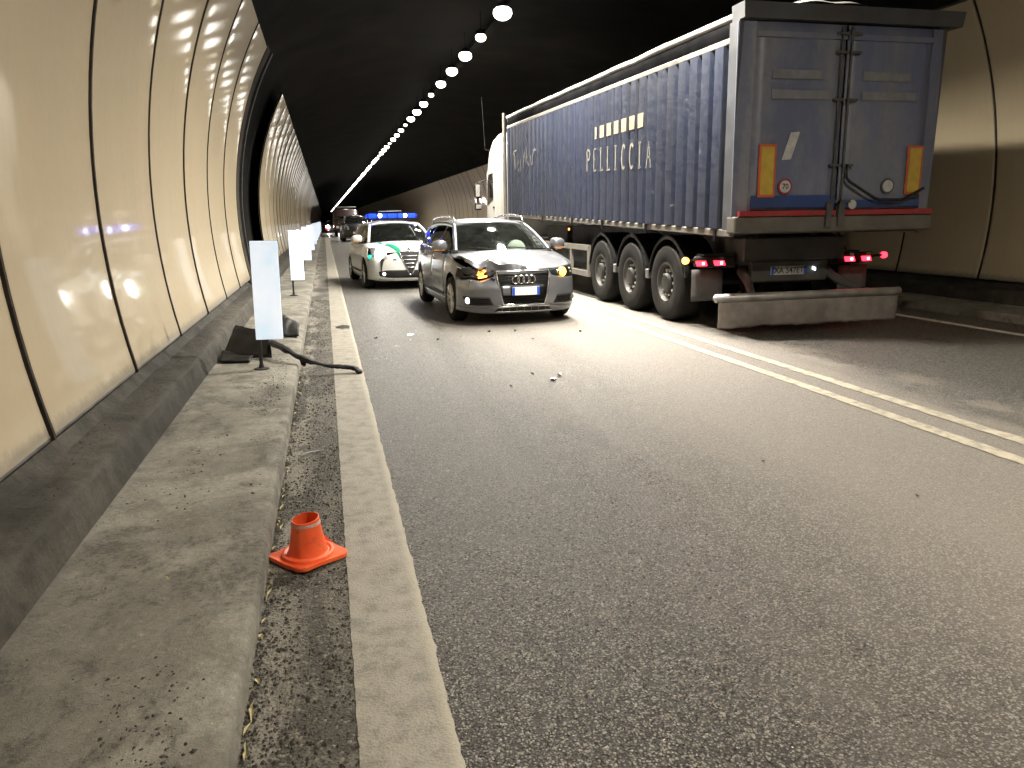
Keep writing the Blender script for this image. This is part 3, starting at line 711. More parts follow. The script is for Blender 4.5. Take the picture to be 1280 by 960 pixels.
# whole headlight on the driver's side, lit indicator
hb = [(.43, .665), (.60, .636), (.82, .632), (.868, .66)]; ht = [(.40, .732), (.55, .765), (.72, .792), (.84, .79)]
hl = A.front('headlight', ht, hb, -.012, 'matt_black', 20, 6)
A.front('lens', ht, hb, .003, 'car_glass', 20, 6, hl, 0)
for x, z, r, mt in ((.53, .695, .04, 'chrome'), (.64, .70, .045, 'clear_lens'), (.755, .715, .04, 'chrome')):
    m = MB(); m.lathe([(.0, -.01), (r*.8, -.004), (r, .012)], 18, 'y', (x, A.fy(x, z)+.004, z)); m.build('reflector', mt, hl, 60)
m = MB(); m.lathe([(.0, -.022), (.045, -.016), (.062, .0), (.066, .012)], 18, 'y', (.60, A.fy(.60, .69)-.002, .70)); m.build('indicator', 'amber_glow', hl, 60)
# smashed headlight on the other side: black hole with bare amber bulbs and broken rims
hs = A.front('headlight', [(-x, z+.0) for x, z in ht], [(-x, z) for x, z in hb], -.11, 'matt_black', 20, 6)
for x, z, w_, h_ in ((-.565, .735, .055, .014), (-.59, .697, .045, .012), (-.565, .662, .062, .012)):
    m = MB(); m.box(x-w_, x+w_, A.fy(x, z)+.04, A.fy(x, z)+.07, z-h_, z+h_, lambda a_, b_, c_: (a_, b_, c_+.15*(a_-x)), ch=.008); m.build('indicator', 'amber_glow', hs, 40)
for i in range(16):
    x, z = random.uniform(-.84, -.40), random.uniform(.62, .77); q = [(x+random.uniform(-.06, .06), A.fy(x, z)+random.uniform(-.01, .08), z+random.uniform(-.035, .035)) for _ in range(4)]
    MB().add(q, [(0, 1, 2), (0, 2, 3), (0, 1, 3), (1, 2, 3)]).build('broken_bracket', random.choice(['black_plastic', 'trim_black', 'clear_lens']), hs)
for sg in (-1, 1):
    m = MB(); pts = [(sg*.565, 2.02, 1.395), (sg*.575, 2.12, 1.452), (sg*.58, 2.7, 1.478), (sg*.58, 3.4, 1.472), (sg*.57, 3.95, 1.43), (sg*.56, 4.05, 1.37)]; m.tube(pts, .017, 8); m.build('roof_rail', 'silver_trim', a, 60)
    m = MB(); m.tube([A.ws(.15+sg*.4, .02), A.ws(.15+sg*.4-.3, .06), A.ws(.15+sg*.4-.5, .07)], .01, 6); m.build('wiper', 'black_plastic', a)
m = MB(); m.lathe([(.0, -.10), (.09, -.085), (.15, -.03), (.16, .02), (.10, .06)], 18, 'y', tuple(A.sw_c+Vector((0, -.03, .02)))); m.build('airbag', 'airbag_cloth', a, 60)
# ------------------------------------------------------------------ white patrol car with blue light bar
ALFA = dict(L=4.35, R=.32, rim=.21, Ra=.365, yf=.90, yr=3.53, track=.785, fend0=.53, doors=(1.36, 2.42, 3.28), trim='black_plastic', spokes=5,
    plan=[(.4, .83), (.6, .868), (.9, .888), (1.4, .892), (2.4, .898), (3.2, .895), (3.7, .88), (4.1, .82), (4.4, .74)],
    sect=[(.14, -.07), (.24, -.03), (.34, -.004), (.5, .0), (.64, .004), (.72, .0), (.82, -.012), (.92, -.04), (1.0, -.085), (1.1, -.12)],
    zu=[(.2, .80), (.5, .87), (.9, .935), (1.2, .965), (1.6, .98), (2.4, 1.0), (3.4, 1.04), (4.1, 1.05), (4.5, 1.04)],
    nose=[(0, 0), (.2, .012), (.35, .045), (.5, .105), (.62, .17), (.72, .25), (.79, .35), (.84, .46), (.865, .56), (.95, .75)],
    off=[(.1, .12), (.17, .07), (.25, .015), (.36, .0), (.5, .01), (.62, .03), (.72, .065), (.82, .115), (.95, .2)],
    hood_c=[(0, .80), (.12, .865), (.35, .93), (.7, .985), (1, 1.015)], hood_z0=.80, hood_w0=.74, cowl=1.04, hood_back=.08,
    ws_b=(.70, 1.02, 1.015), ws_t=(.56, 1.80, 1.405), roof=[(1.81, 1.415), (2.1, 1.45), (2.5, 1.465), (3.0, 1.455), (3.5, 1.42), (3.85, 1.36)], roof_w=.57,
    glass=[(1.42, 2.36), (2.46, 3.2)], pillars=[2.41], rear_foot=(4.22, 1.05))
def hatch(root, paint, lit=True):
    C = Car(ALFA, root, paint); C.shell()
    C.front('bumper', [(-.86, .72), (-.7, .70), (-.5, .72), (-.25, .80), (0, .815), (.25, .80), (.5, .72), (.7, .70), (.86, .72)], [(-.86, .22), (-.6, .19), (0, .185), (.6, .19), (.86, .22)], 0, paint, 44, 18)
    C.front('intake', [(-.66, .39), (-.5, .425), (0, .425), (.5, .425), (.66, .39)], [(-.64, .30), (-.5, .265), (0, .255), (.5, .265), (.64, .30)], .005, 'matt_black', 24, 5)
    for sg in (-1, 1):
        top = [(sg*.50, .80), (sg*.58, .865), (sg*.68, .90), (sg*.77, .90)]; bot = [(sg*.46, .69), (sg*.54, .655), (sg*.66, .66), (sg*.78, .74)]
        h = C.front('headlight', top, bot, .014, 'lamp_silver', 16, 8)
        x, z = sg*.60, .755
        m = MB(); m.lathe([(.0, -.045), (.075, -.036), (.115, -.012), (.125, .03)], 20, 'y', (x, C.fy(x, z)-.022, z)); m.build('lamp', 'headlight_glow' if lit else 'clear_lens', h, 60)
        x, z = sg*.64, .83
        m = MB(); m.lathe([(.0, -.02), (.03, -.016), (.045, .0), (.05, .03)], 16, 'y', (x, C.fy(x, z)-.022, z)); m.build('lamp', 'headlight_glow' if lit else 'clear_lens', h, 60)
        x, z = sg*.55, .345
        m = MB(); m.lathe([(.0, -.014), (.03, -.01), (.04, .01)], 14, 'y', (x, C.fy(x, z)-.008, z)); m.build('fog_lamp', 'fog_glow' if lit else 'clear_lens', root, 60)
        C.frontline('bumper_blade', [(sg*.36, .225), (sg*.66, .235)], .012, .012, 'silver_trim', None, 12)
    return C
b = thing('patrol_car', 'white patrol hatchback with green bonnet stripe and lit blue roof light bar', 'car', (1.75, 16.75, 0), .08)
B = hatch(b, 'white_paint')
# shield grille
gs = B.front('grille', [(-.215, .80), (0, .815), (.215, .80)], [(-.03, .335), (0, .325), (.03, .335)], .012, 'matt_black', 16, 10)
for zz in (.72, .64, .56, .48): B.frontline('grille_slat', [(-.2*(zz-.3)/.52, zz), (.2*(zz-.3)/.52, zz)], .016, .006, 'silver_trim', gs, 8)
B.frontline('grille_frame', [(-.22, .805), (-.17, .66), (-.03, .33), (.03, .33), (.17, .66), (.22, .805)], .014, .011, 'chrome', gs, 40)
B.frontline('grille_frame', [(-.22, .805), (0, .82), (.22, .805)], .014, .009, 'chrome', gs, 20)
m = MB(); m.lathe([(.0, -.02), (.03, -.018), (.042, -.004), (.044, .01)], 20, 'y', (0, B.fy(0, .835)-.01, .845)); m.build('badge', 'chrome', b, 60)
# livery on the bonnet follows its surface
from mathutils.bvhtree import BVHTree
def on_bonnet(C, pts2, off=.017):
    bv = BVHTree.FromPolygons([v.co.copy() for v in C.hood.data.vertices], [tuple(p.vertices) for p in C.hood.data.polygons]); r = []
    for x, y in pts2:
        h = bv.ray_cast(Vector((x, y, 2)), Vector((0, 0, -1)))[0]
        if h is None: h = bv.find_nearest(Vector((x, y, .85)))[0]
        r.append((h.x, h.y, h.z+off))
    return r
lft = smooth_line([(-.58, 1.0), (-.47, .70), (-.36, .42), (-.25, .13)], 14); rgt = smooth_line([(-.55, 1.0), (-.37, .72), (-.25, .47), (-.16, .16)], 14)
MB().grid([on_bonnet(B, [tuple(l+(r-l)*t) for t in (0, .33, .67, 1)]) for l, r in zip(lft, rgt)]).build('bonnet_stripe', 'green_livery', b, 60)
B.front('stripe_end', [(-.285, .815), (-.19, .815)], [(-.20, .655), (-.165, .66)], .006, 'green_livery', 6, 6)
tm = text_mesh('VZA', .19, .004)
for v, p in zip(tm.vertices, on_bonnet(B, [(v.co.x+.17, .50+v.co.y*1.5) for v in tm.vertices], .018)): v.co = p
link('bonnet_lettering', tm, 'green_livery', b)
x, z = -.80, .70
m = MB(); m.lathe([(.0, -.006), (.045, -.004), (.05, .01)], 16, 'y', (x, B.fy(x, z)-.012, z)); m.build('side_spot', 'green_spot', b, 60)
B.front('tow_cover', [(-.36, .655), (-.29, .655)], [(-.36, .635), (-.29, .635)], .006, 'trim_black', 4, 2)
lb = MB().box(-.60, .60, 2.10, 2.36, 1.525, 1.625, ch=.03).build('light_bar', 'blue_glow', b, 30)
MB().box(-.5, .5, 2.14, 2.32, 1.47, 1.53).build('mounting', 'black_plastic', lb)
for xx in (-.57, -.36, -.12, .12, .36, .57): MB().box(xx-.012, xx+.012, 2.094, 2.366, 1.52, 1.628).build('divider', 'black_plastic', lb)
for xx in (-.29, .31): MB().lathe([(.0, -.02), (.035, -.012), (.045, .01)], 14, 'y', (xx, 2.098, 1.578)).build('strobe', 'blue_strobe', lb, 60)
m = MB(); m.tube([(-.26, 2.6, 1.46), (-.25, 2.6, 1.68), (.30, 2.6, 1.69), (.33, 2.6, 1.46)], .012, 6); m.build('roof_hoop', 'steel_grey', b)
# ------------------------------------------------------------------ far traffic
c_ = thing('dark_car', 'black car standing in the lane well behind the patrol car', 'car', (2.2, 55., 0), .02); c_.scale = (1.16, 1.12, 1.22); hatch(c_, 'black_paint', False)
MB().box(-.26, .26, -.03, -.01, .44, .55).build('number_plate', 'plate_white', c_)
d_ = thing('car_with_headlights', 'distant car with blazing headlights beside the row of delineators', 'car', (.95, 92., 0), 0.); hatch(d_, 'red_paint', True)
simple('headlight_far', (1, 1, 1), .3, emit=(1., .9, .85), es=90.)
for x in (-.55, .55): MB().lathe([(.0, -.06), (.12, -.04), (.16, .04)], 16, 'y', (x, -.02, .74)).build('headlight_glare', 'headlight_far', d_, 60)
for x in (-.75, .75): MB().box(x-.08, x+.08, .1, .2, .5, .6).build('red_marker', 'red_glow', d_)
e_ = thing('recovery_truck', 'dark truck with pale roof beacon bar standing between the distant cars', 'truck', (1.95, 72., 0), 0.)
m = MB()
def loft(secs, n=20, e=.28):
    vs = []; 
    for (y, hx, z0, z1) in secs:
        cz, hz = (z0+z1)/2, (z1-z0)/2
        for k in range(n):
            q = 2*PI*(k+.5)/n; c, s_ = math.cos(q), math.sin(q); vs.append((hx*math.copysign(abs(c)**e, c), y, cz+hz*math.copysign(abs(s_)**e, s_)))
    mm = len(secs); fs = [(i*n+k, i*n+(k+1) % n, (i+1)*n+(k+1) % n, (i+1)*n+k) for i in range(mm-1) for k in range(n)]
    fs += [tuple(range(n)), tuple((mm-1)*n+k for k in range(n))]; return MB().add(vs, fs)
loft([(0, 1.0, .5, 1.3), (.05, 1.08, .45, 1.4), (.3, 1.1, .45, 2.2), (.6, 1.1, .45, 2.4), (1.9, 1.1, .45, 2.45), (1.95, 1.05, .5, 2.4)]).build('cab', 'red_paint', e_, 50)
g = [[(u*(.95), .02+.34*v, 1.45+.75*v) for u in (-1, -.5, 0, .5, 1)] for v in (0, .5, 1)]; MB().grid(g).build('windscreen', 'dark_glass', e_, 60, .01)
MB().box(-1.12, 1.12, 2.0, 6.5, .8, 2.2, ch=.05).build('load_body', 'red_paint', e_)
MB().box(-.95, .95, .9, 1.25, 2.52, 2.66, ch=.03).build('beacon_bar', 'steel_grey', e_)
for x in (-.8, .8):
    MB().box(x-.12, x+.12, -.02, .04, .75, .95).build('headlight', 'plate_white', e_); MB().lathe([(.0, -.12), (.3, -.12), (.46, -.08), (.46, .12), (.0, .12)], 20, 'x', (x*1.15, 1.0, .46)).build('wheel', 'rubber', e_, 40)
    MB().lathe([(.0, -.12), (.3, -.12), (.46, -.08), (.46, .12), (.0, .12)], 20, 'x', (x*1.15, 5.2, .46)).build('wheel', 'rubber', e_, 40)
MB().box(-.5, -.42, -.05, .0, .55, 1.15).build('marker_strip', 'plate_white', e_)
# ------------------------------------------------------------------ blue tipper trailer and white tractor
def mat_trailer(name, col, dust, amt, streak=True):
    k = NT(name); p = k.pos(); n1 = k.noise(k.scale(p, (1, 3., .22)), 2.2, 6, .65); n2 = k.noise(p, 9., 6, .7); n3 = k.noise(p, 70., 3); n4 = k.noise(k.scale(p, (1, .6, .15)), 1.1, 4, .6)
    c = k.mix(k.rng(n4, .35, .65), col, tuple(q*.62 for q in col))
    c = k.mix(k.rng(k.math('ADD', k.math('MULTIPLY', n1, .75), k.math('MULTIPLY', n2, .25)), .44, .66, amt*.35, amt), c, dust)
    c = k.mix(k.rng(n2, .66, .74, 0, .6), c, (.24, .21, .17)); c = k.mix(k.rng(n3, .62, .75, 0, .3), c, (.03, .03, .035))
    k.set(Base_Color=c, Roughness=k.rng(n2, .3, .7, .34, .6)); k.bump(n2, .06, .01); MATS[name] = k.m
mat_trailer('trailer_blue', (.007, .014, .042), (.030, .033, .043), .6)
mat_trailer('door_dirt', (.06, .09, .21), (.20, .202, .215), .95)
mat_trailer('door_blue', (.012, .045, .19), (.06, .07, .10), .35)
simple('rail_grey', (.15, .143, .128), .55, .2, var=.3, vs=5., dirt=(.18, .15, .11, .7))
simple('post_grey', (.065, .07, .082), .55, .2, var=.3, vs=3., dirt=(.07, .065, .06, .7))
simple('tarp_dark', (.006, .006, .0065), 1., var=.4, vs=2.5, bump=.3, spec=0.)
simple('tarp_pale', (.33, .32, .30), .5, var=.25, vs=3., bump=.3)
simple('chassis', (.045, .045, .048), .65, var=.4, vs=5., dirt=(.10, .09, .075, .7))
simple('mud_flap', (.06, .06, .062), .7, var=.3, vs=6., dirt=(.13, .115, .10, .6))
simple('guard_flap', (.23, .205, .19), .65, var=.25, vs=7., dirt=(.12, .105, .095, .7), bump=.5)
simple('sill_dirt', (.10, .09, .075), .7, var=.35, vs=4., dirt=(.05, .045, .04, .8))
simple('rim_dark', (.03, .029, .027), .5, .3, var=.35, vs=8., dirt=(.06, .054, .045, .6))
simple('nut_steel', (.75, .75, .74), .3, .6)
simple('print_faded', (.17, .175, .19), .6, var=.2, vs=9., dirt=(.12, .125, .15, .8))
simple('roller_grey', (.30, .29, .28), .4, .4, var=.3, vs=6.)
simple('reflector_yellow', (.40, .28, .045), .4, var=.15, vs=10.)
simple('reflector_red', (.42, .09, .04), .4, var=.15)
simple('stripe_red', (.26, .018, .02), .4, var=.2, vs=12., dirt=(.12, .05, .05, .5))
simple('sticker_white', (.42, .42, .42), .5, var=.15, vs=18., dirt=(.2, .2, .2, .5))
simple('paint_lettering', (.17, .16, .135), .6, var=.3, vs=9., dirt=(.12, .13, .16, .45))
simple('paint_block', (.27, .22, .145), .6, var=.15, vs=6., dirt=(.30, .24, .17, .6))
TX, TY, HW = 6.02, 8.45, 1.33
t = thing('articulated_truck', 'articulated truck with ribbed blue tipper trailer, dirty rear doors and white cab', 'truck', (TX, TY, 0))
SL = .025
def sl(x, y, z): return (x, y, z+SL*y)
LEN = 11.55
FL, TOP = 1.27, 3.40                          # rear floor and top-rail heights
ribm = {}
for sg, nm in ((-1, 'side_wall'), (1, 'side_wall')):
    m = MB(); x0, x1 = sg*(HW-.055), sg*(HW-.085); m.box(min(x0, x1), max(x0, x1), .02, LEN, FL, TOP+.2, sl); sw = m.build(nm, 'trailer_blue', t)
    if sg < 0:
        y = .30; n = 0; pitch = .333
        while y < LEN-.15:
            yy = y; n += 1; m = MB(); f0, f1, d = .0, .205, .085
            jz = random.uniform(-.004, .004); prof = [(-.03, .0), (f0, d+jz), (.06, d+.004+jz), (f1-.06, d+.004+jz), (f1, d+jz), (f1+.03, .0)]
            g = []
            for (yo, o) in prof: g.append([sl(-(HW-.058)-o, yy+yo, FL+.045), sl(-(HW-.058)-o, yy+yo, 2.3), sl(-(HW-.058)-o, yy+yo, TOP+.0)])
            m.grid(g); m.add([sl(-(HW-.058)-o, yy+yo, FL+.045) for yo, o in prof], [tuple(range(6))]); m.add([sl(-(HW-.058)-o, yy+yo, TOP) for yo, o in prof], [tuple(range(6))])
            m.build('rib', 'trailer_blue', sw, 20)
            y += pitch
    m = MB(); a_, b_ = sg*(HW-.05), sg*(HW+.012); m.box(min(a_, b_), max(a_, b_), .0, LEN, FL-.045, FL+.04, sl, ch=.012); br = m.build('bottom_rail', 'rail_grey', t)
    if sg < 0:
        for yy in (.35, 2.5, 4.4, 6.1, 8.2, 10.2): MB().box(-HW-.03, -HW-.014, yy-.02, yy+.025, FL-.10, FL+.10, sl).build('strap', 'black_plastic', br)
    m = MB(); m.box(min(a_, b_), max(a_, b_), .0, LEN, TOP, TOP+.075, sl, ch=.012); m.build('top_rail', 'rail_grey', t)
    m = MB(); g = []
    for yy in np.linspace(.0, LEN+.1, 60):
        q = .012*fnz(yy, 0, sg, 2.5); g.append([sl(sg*(HW-.03+q), yy, TOP+.075), sl(sg*(HW-.0+q), yy, TOP+.16+.01*fnz(yy, 3, 0, 3)), sl(sg*(HW-.04+q), yy, TOP+.245), sl(sg*(HW-.14), yy, TOP+.27)])
    m.grid(g); m.build('tarp_skirt', 'tarp_dark', t, 60)
m = MB(); m.tube([sl(-HW+.06+.01*fnz(yy, 1, 0, 1.3), yy, TOP+.305+.012*fnz(yy, 2, 5, 1.1)) for yy in np.linspace(-.02, LEN+.15, 50)], [.046+.008*fnz(yy, 0, 7, 3) for yy in np.linspace(0, LEN, 50)], 10); m.build('tarp_roll', 'tarp_pale', t, 60)
m = MB(); g = []
for yy in np.linspace(.1, LEN, 26):
    g.append([sl(x, yy, TOP+.22+.16*(1-(x/HW)**2)+.02*math.sin(yy*5.)+.015*fnz(x, yy, 0, 2)) for x in np.linspace(-HW+.05, HW-.05, 13)])
m.grid(g); m.build('tarp_cover', 'tarp_dark', t, 60)
# pale folded sheet bunched on the rear header
m = MB(); g = []
for i, yy in enumerate(np.linspace(-.05, .5, 9)):
    g.append([(x, yy, 3.76+(.14+.05*fnz(x, yy, 0, 3.))*math.sin(PI*(x+.95)/1.5)*math.sin(PI*min(1, (i+2)/8))) for x in np.linspace(-.95, .55, 20)])
m.grid(g); m.build('bunched_sheet', 'tarp_pale', t, 60)
MB().box(-HW+.02, HW-.02, LEN, LEN+.08, FL, TOP+.3, sl).build('front_wall', 'trailer_blue', t)
MB().box(-HW+.05, HW-.05, .05, LEN, FL-.02, FL+.05, sl).build('floor', 'chassis', t)
# pole and steps at the headboard
for sg in (-1, 1): MB().tube([(sg*HW, LEN+.32, 1.4), (sg*HW, LEN+.32, 4.12)], .05, 8).build('headboard_post', 'rail_grey', t, 60)
MB().box(-HW, HW, LEN+.28, LEN+.36, 3.96, 4.02).build('headboard_beam', 'rail_grey', t)
# rear end
for sg in (-1, 1):
    m = MB(); m.prism([(sg*(HW+.01), 0), (sg*(HW-.10), 0), (sg*(HW-.10), 1), (sg*(HW+.01), 1)], 0, .22, lambda x, y, z: (x+(.03*sg if z else 0), y-.02-(.05 if z else 0), 1.30 if z == 0 else 3.62)); m.build('corner_post', 'post_grey', t)
    # flared wing beside the doors
    m = MB(); m.add([(sg*(HW+.02), -.03, 1.45), (sg*(HW-.20), -.07, 1.50), (sg*(HW-.16), -.09, 3.6), (sg*(HW+.05), -.06, 3.6)], [(0, 1, 2, 3)]); m.build('door_wing', 'door_dirt', t, thick=.02)
MB().prism([(-1.36, 3.62), (1.50, 3.62), (1.53, 3.79), (-1.37, 3.79)], -.16, .12).build('header', 'post_grey', t)
for sg in (-1, 1):
    x0, x1 = (-1.17, -.015) if sg < 0 else (.015, 1.17)
    m = MB(); g = []
    for z in np.linspace(1.535, 3.60, 12):
        g.append([(x, -.085+.012*math.sin(PI*(x-x0)/(x1-x0))*-1+.006*fnz(x, z, sg, 1.5), z) for x in np.linspace(x0, x1, 9)])
    m.grid(g); d = m.build('rear_door', 'door_dirt', t, 40, .03)
    MB().box(x0+.02, x1-.02, -.120, -.10, 1.56, 1.70 if sg < 0 else 1.64).build('lower_band', 'door_blue', d)
    MB().box(x0, x1, -.112, -.088, 3.44, 3.50).build('upper_seam', 'door_dirt', d)
    for yy, w_ in ((2.78, .46), (3.0, .40)): MB().box(x0+.22, x0+.22+w_*1.6, -.109, -.1085, yy, yy+.10).build('faded_print', 'print_faded', d)
    bx = sg*.055 if sg < 0 else .07
    bar = MB().tube([(bx-.03, -.125, 1.5), (bx-.03, -.125, 3.58)], .014, 8).build('lock_rod', 'chassis', d, 60)
    for zz in (1.62, 2.04, 2.78, 3.3, 3.5): MB().box(bx-.10 if sg < 0 else bx-.05, bx+.04 if sg < 0 else bx+.09, -.150, -.10, zz-.013, zz+.013).build('bracket', 'chassis', bar)
    # marker boards
    cx = -.97 if sg < 0 else 1.03; z0, z1 = (1.68, 2.28) if sg < 0 else (1.70, 2.27)
    rb = MB().box(cx-.11, cx+.11, -.128, -.115, z0, z1).build('marker_board', 'reflector_red', d)
    MB().box(cx-.082, cx+.082, -.134, -.129, z0+.03, z1-.03).build('marker_field', 'reflector_yellow', rb)
    xd = -.72 if sg < 0 else .68
    ds = MB().lathe([(.0, 0), (.092, 0), (.092, -.012), (.0, -.012)], 24, 'y', (xd, -.108, 1.80)).build('speed_disc', 'stripe_red' if sg < 0 else 'post_grey', d, 30)
    MB().lathe([(.0, 0), (.07, 0), (.07, -.006), (.0, -.006)], 24, 'y', (xd, -.1215, 1.80)).build('disc_face', 'sticker_white', ds, 30)
    if sg < 0:
        tm = text_mesh('70', .085, .002); tm.transform(Matrix.Translation((xd, -.1295, 1.80)) @ Matrix.Rotation(PI/2, 4, 'X')); link('disc_number', tm, 'plate_lettering', ds)
        m = MB(); m.add([(-.78, -.112, 2.10), (-.66, -.112, 2.11), (-.56, -.114, 2.42), (-.68, -.114, 2.41)], [(0, 1, 2, 3)]); m.build('tape', 'sticker_white', d, thick=.003)
    else:
        MB().tube([(.06, -.17, 2.05), (.06, -.17, 1.90), (.10, -.18, 1.85), (.46, -.20, 1.65), (.52, -.20, 1.635), (.82, -.20, 1.635), (.90, -.20, 1.66), (1.12, -.21, 1.77)], .018, 8).build('lock_lever', 'matt_black', d, 60)
        MB().lathe([(.0, 0), (.055, 0), (.055, -.01), (.0, -.01)], 20, 'y', (.20, -.125, 1.585)).build('round_sticker', 'sticker_white', d, 30)
MB().box(-1.31, -.03, -.145, -.10, 1.465, 1.525).build('red_band', 'stripe_red', t); MB().box(.03, 1.34, -.145, -.10, 1.465, 1.525).build('red_band', 'stripe_red', t)
MB().box(-1.35, 1.36, -.12, .08, 1.27, 1.462, ch=.015).build('sill_beam', 'sill_dirt', t)
for x in (-.12, .05): MB().box(x-.05, x+.03, -.165, -.10, 1.33, 1.60).build('hinge', 'chassis', t)
# underframe
MB().box(-.70, .82, .78, 1.3, .88, 1.19, ch=.02).build('cross_member', 'chassis', t)
MB().box(-.42, -.30, .9, 11., .80, 1.28).build('chassis_beam', 'chassis', t); MB().box(.36, .48, .9, 11., .80, 1.28).build('chassis_beam', 'chassis', t)
pb = MB().box(-.56, .58, .80, .90, .60, .872, ch=.012).build('plate_bar', 'chassis', t)
pn = MB().box(-.28, .24, .775, .795, .69, .805).build('number_plate', 'sticker_white', t)
MB().box(-.28, -.245, .770, .774, .692, .803).build('plate_band', 'plate_blue', pn); MB().box(.205, .24, .770, .774, .692, .803).build('plate_band', 'plate_blue', pn)
tm = text_mesh('XA 547ET', .105, .002); tm.transform(Matrix.Translation((-.02, .769, .747)) @ Matrix.Rotation(PI/2, 4, 'X')); link('plate_lettering', tm, 'plate_lettering', pn)
simple('plate_lamp_glow', (.9, .95, 1), .3, emit=(.7, .85, 1.), es=3.)
MB().box(.345, .385, .77, .795, .75, .79, lambda x, y, z: (x, y, z-.4*(x-.345))).build('plate_lamp', 'plate_lamp_glow', pb)
for sg in (-1, 1):
    MB().tube([(sg*.62, .95, .75), (sg*.66, .7, .62), (sg*.80, .36, .50)], [.07, .06, .05], 8).build('guard_arm', 'chassis', t, 60)
    lbx = MB().box(min(sg*.76, sg*1.34), max(sg*.76, sg*1.34), .86, .94, .82, .96, ch=.02).build('tail_lamp', 'matt_black', t)
    cells = [(.98, 'red_glow', .065), (1.24, 'red_glow', .06)]
    for xc, mt, w_ in cells:
        for q in (-1, 1):
            MB().box(sg*xc-w_*.5+q*w_*.55-.03, sg*xc-w_*.5+q*w_*.55+.05, .845, .858, .835, .90, lambda x, y, z: (x+.35*(.87-z), y, z), ch=.004).build('lit_cell', mt, lbx)
        MB().box(sg*xc-.012, sg*xc+.02, .835, .844, .85, .885).build('bulb', 'red_core', lbx)
        MB().box(sg*xc-.03, sg*xc+.04, .845, .858, .915, .95).build('clear_cell', 'clear_lens', lbx)
    mk = MB().tube([(sg*1.33, .9, .90), (sg*1.47, .84, .91)], .02, 6).build('marker_arm', 'rubber', t)
    MB().lathe([(.0, -.02), (.04, -.012), (.045, .03)], 12, 'y', (sg*1.49, .83, .91)).build('marker_lamp', 'orange_glow' if sg < 0 else 'red_glow', mk, 60)
    m = MB(); m.grid([[(sg*(.88+.45*u), .98+.015*fnz(u, v, sg, 3), .78-.42*v) for u in np.linspace(0, 1, 6)] for v in np.linspace(0, 1, 6)]); m.build('mud_flap', 'mud_flap', t, 60, .012)
MB().box(-1.18, -.72, .95, 1.15, .80, .98).build('lamp_bracket', 'chassis', t); MB().box(.72, 1.18, .95, 1.15, .80, .98).build('lamp_bracket', 'chassis', t)
MB().tube([(-1.35, .30, .455), (-1.33, .30, .465), (1.33, .30, .465), (1.35, .30, .455)], [.03, .055, .055, .03], 12).build('rear_bar', 'roller_grey', t, 50)
m = MB(); g = []
xs = np.linspace(-1.29, 1.31, 60)
for v in np.linspace(0, 1, 10):
    g.append([(x, .30+.02*v*fnz(x, 0, v, 2.5)+.015*v*math.sin(x*7), .43-(.34+.035*fnz(x, 4, 0, 4.)+.02*fnz(x, 9, 0, 14))*v) for x in xs])
m.grid(g); m.build('spray_flap', 'guard_flap', t, 60, .015)
# wheels and mudguards
def truck_wheel(x, y, sg, R=.545, w=.38):
    m = MB(); rr = .295
    m.lathe([(rr, -w/2), (rr+.02, -w/2-.006), (R-.12, -w/2-.02), (R-.035, -w/2), (R, -w/2+.05), (R, w/2-.05), (R-.035, w/2), (R-.12, w/2+.02), (rr+.02, w/2+.006), (rr, w/2)], 40, 'x', closed=True)
    o = m.build('wheel', 'rubber', t, 40); o.location = (x, y, R); f = sg*w/2
    m = MB(); m.lathe([(rr+.005, f), (rr-.03, f+sg*.004), (rr-.05, f-sg*.03), (rr-.07, f-sg*.085), (.14, f-sg*.085), (.135, f-sg*.01), (.11, f+sg*.015), (.0, f+sg*.02)], 30, 'x'); m.f = [f_ for f_ in m.f if len(f_) == 4]; m.build('rim', 'rim_dark', o, 35)
    m = MB()
    for k in range(10):
        a = 2*PI*k/10; m.lathe([(.02, f-sg*.086), (.02, f-sg*.03), (.0, f-sg*.022)], 8, 'x', (0, .178*math.cos(a), .178*math.sin(a)))
    stuff(m.build('wheel_nuts', 'nut_steel', o, 40))
for i, y in enumerate((1.87, 3.23, 4.60)):
    truck_wheel(-1.10, y, -1); truck_wheel(1.10, y, 1)
    MB().tube([(-1.05, y, .545), (1.05, y, .545)], .07, 8).build('axle', 'chassis', t)
    for sg in (-1, 1):
        m = MB(); g = []
        for a in np.linspace(math.radians(12), math.radians(168), 19):
            r = .655; g.append([(sg*x, y+(r-.0)*math.cos(a)*1.0, .52+r*math.sin(a)*1.06) for x in (.82, 1.24, 1.285)]+[(sg*1.29, y+(r-.05)*math.cos(a), .52+(r-.05)*math.sin(a)*1.06)])
        m.grid(g); m.build('mudguard', 'black_plastic', t, 50, .012)
for y in (2.55, 3.92): MB().box(-1.30, -1.22, y-.05, y+.05, .56, .70, ch=.01).build('guard_mount', 'steel_grey', t)
# side under-run guard
for sg in (-1, 1):
    m = MB(); X0, X1 = (-1.30, -1.24) if sg < 0 else (1.24, 1.30)
    for z in (.44, .92): m.box(X0, X1, 5.3, 9.6, z-.05, z+.05)
    for y in (5.3, 6.35, 7.6, 9.55): m.box(X0+.005, X1-.005, y-.045, y+.045, .39, .97)
    m.build('side_guard', 'rail_grey', t)
    MB().box(sg*.75-.06, sg*.75+.06, 8.1, 8.25, .2, 1.3).build('landing_leg', 'chassis', t)
MB().lathe([(.0, -.01), (.02, -.006), (.02, .01)], 10, 'x', (-1.345, 6.3, 1.25)).build('side_marker', 'orange_glow', t)
MB().box(-1.15, 1.15, 5.4, 9.4, .5, .9).build('tool_box', 'matt_black', t)
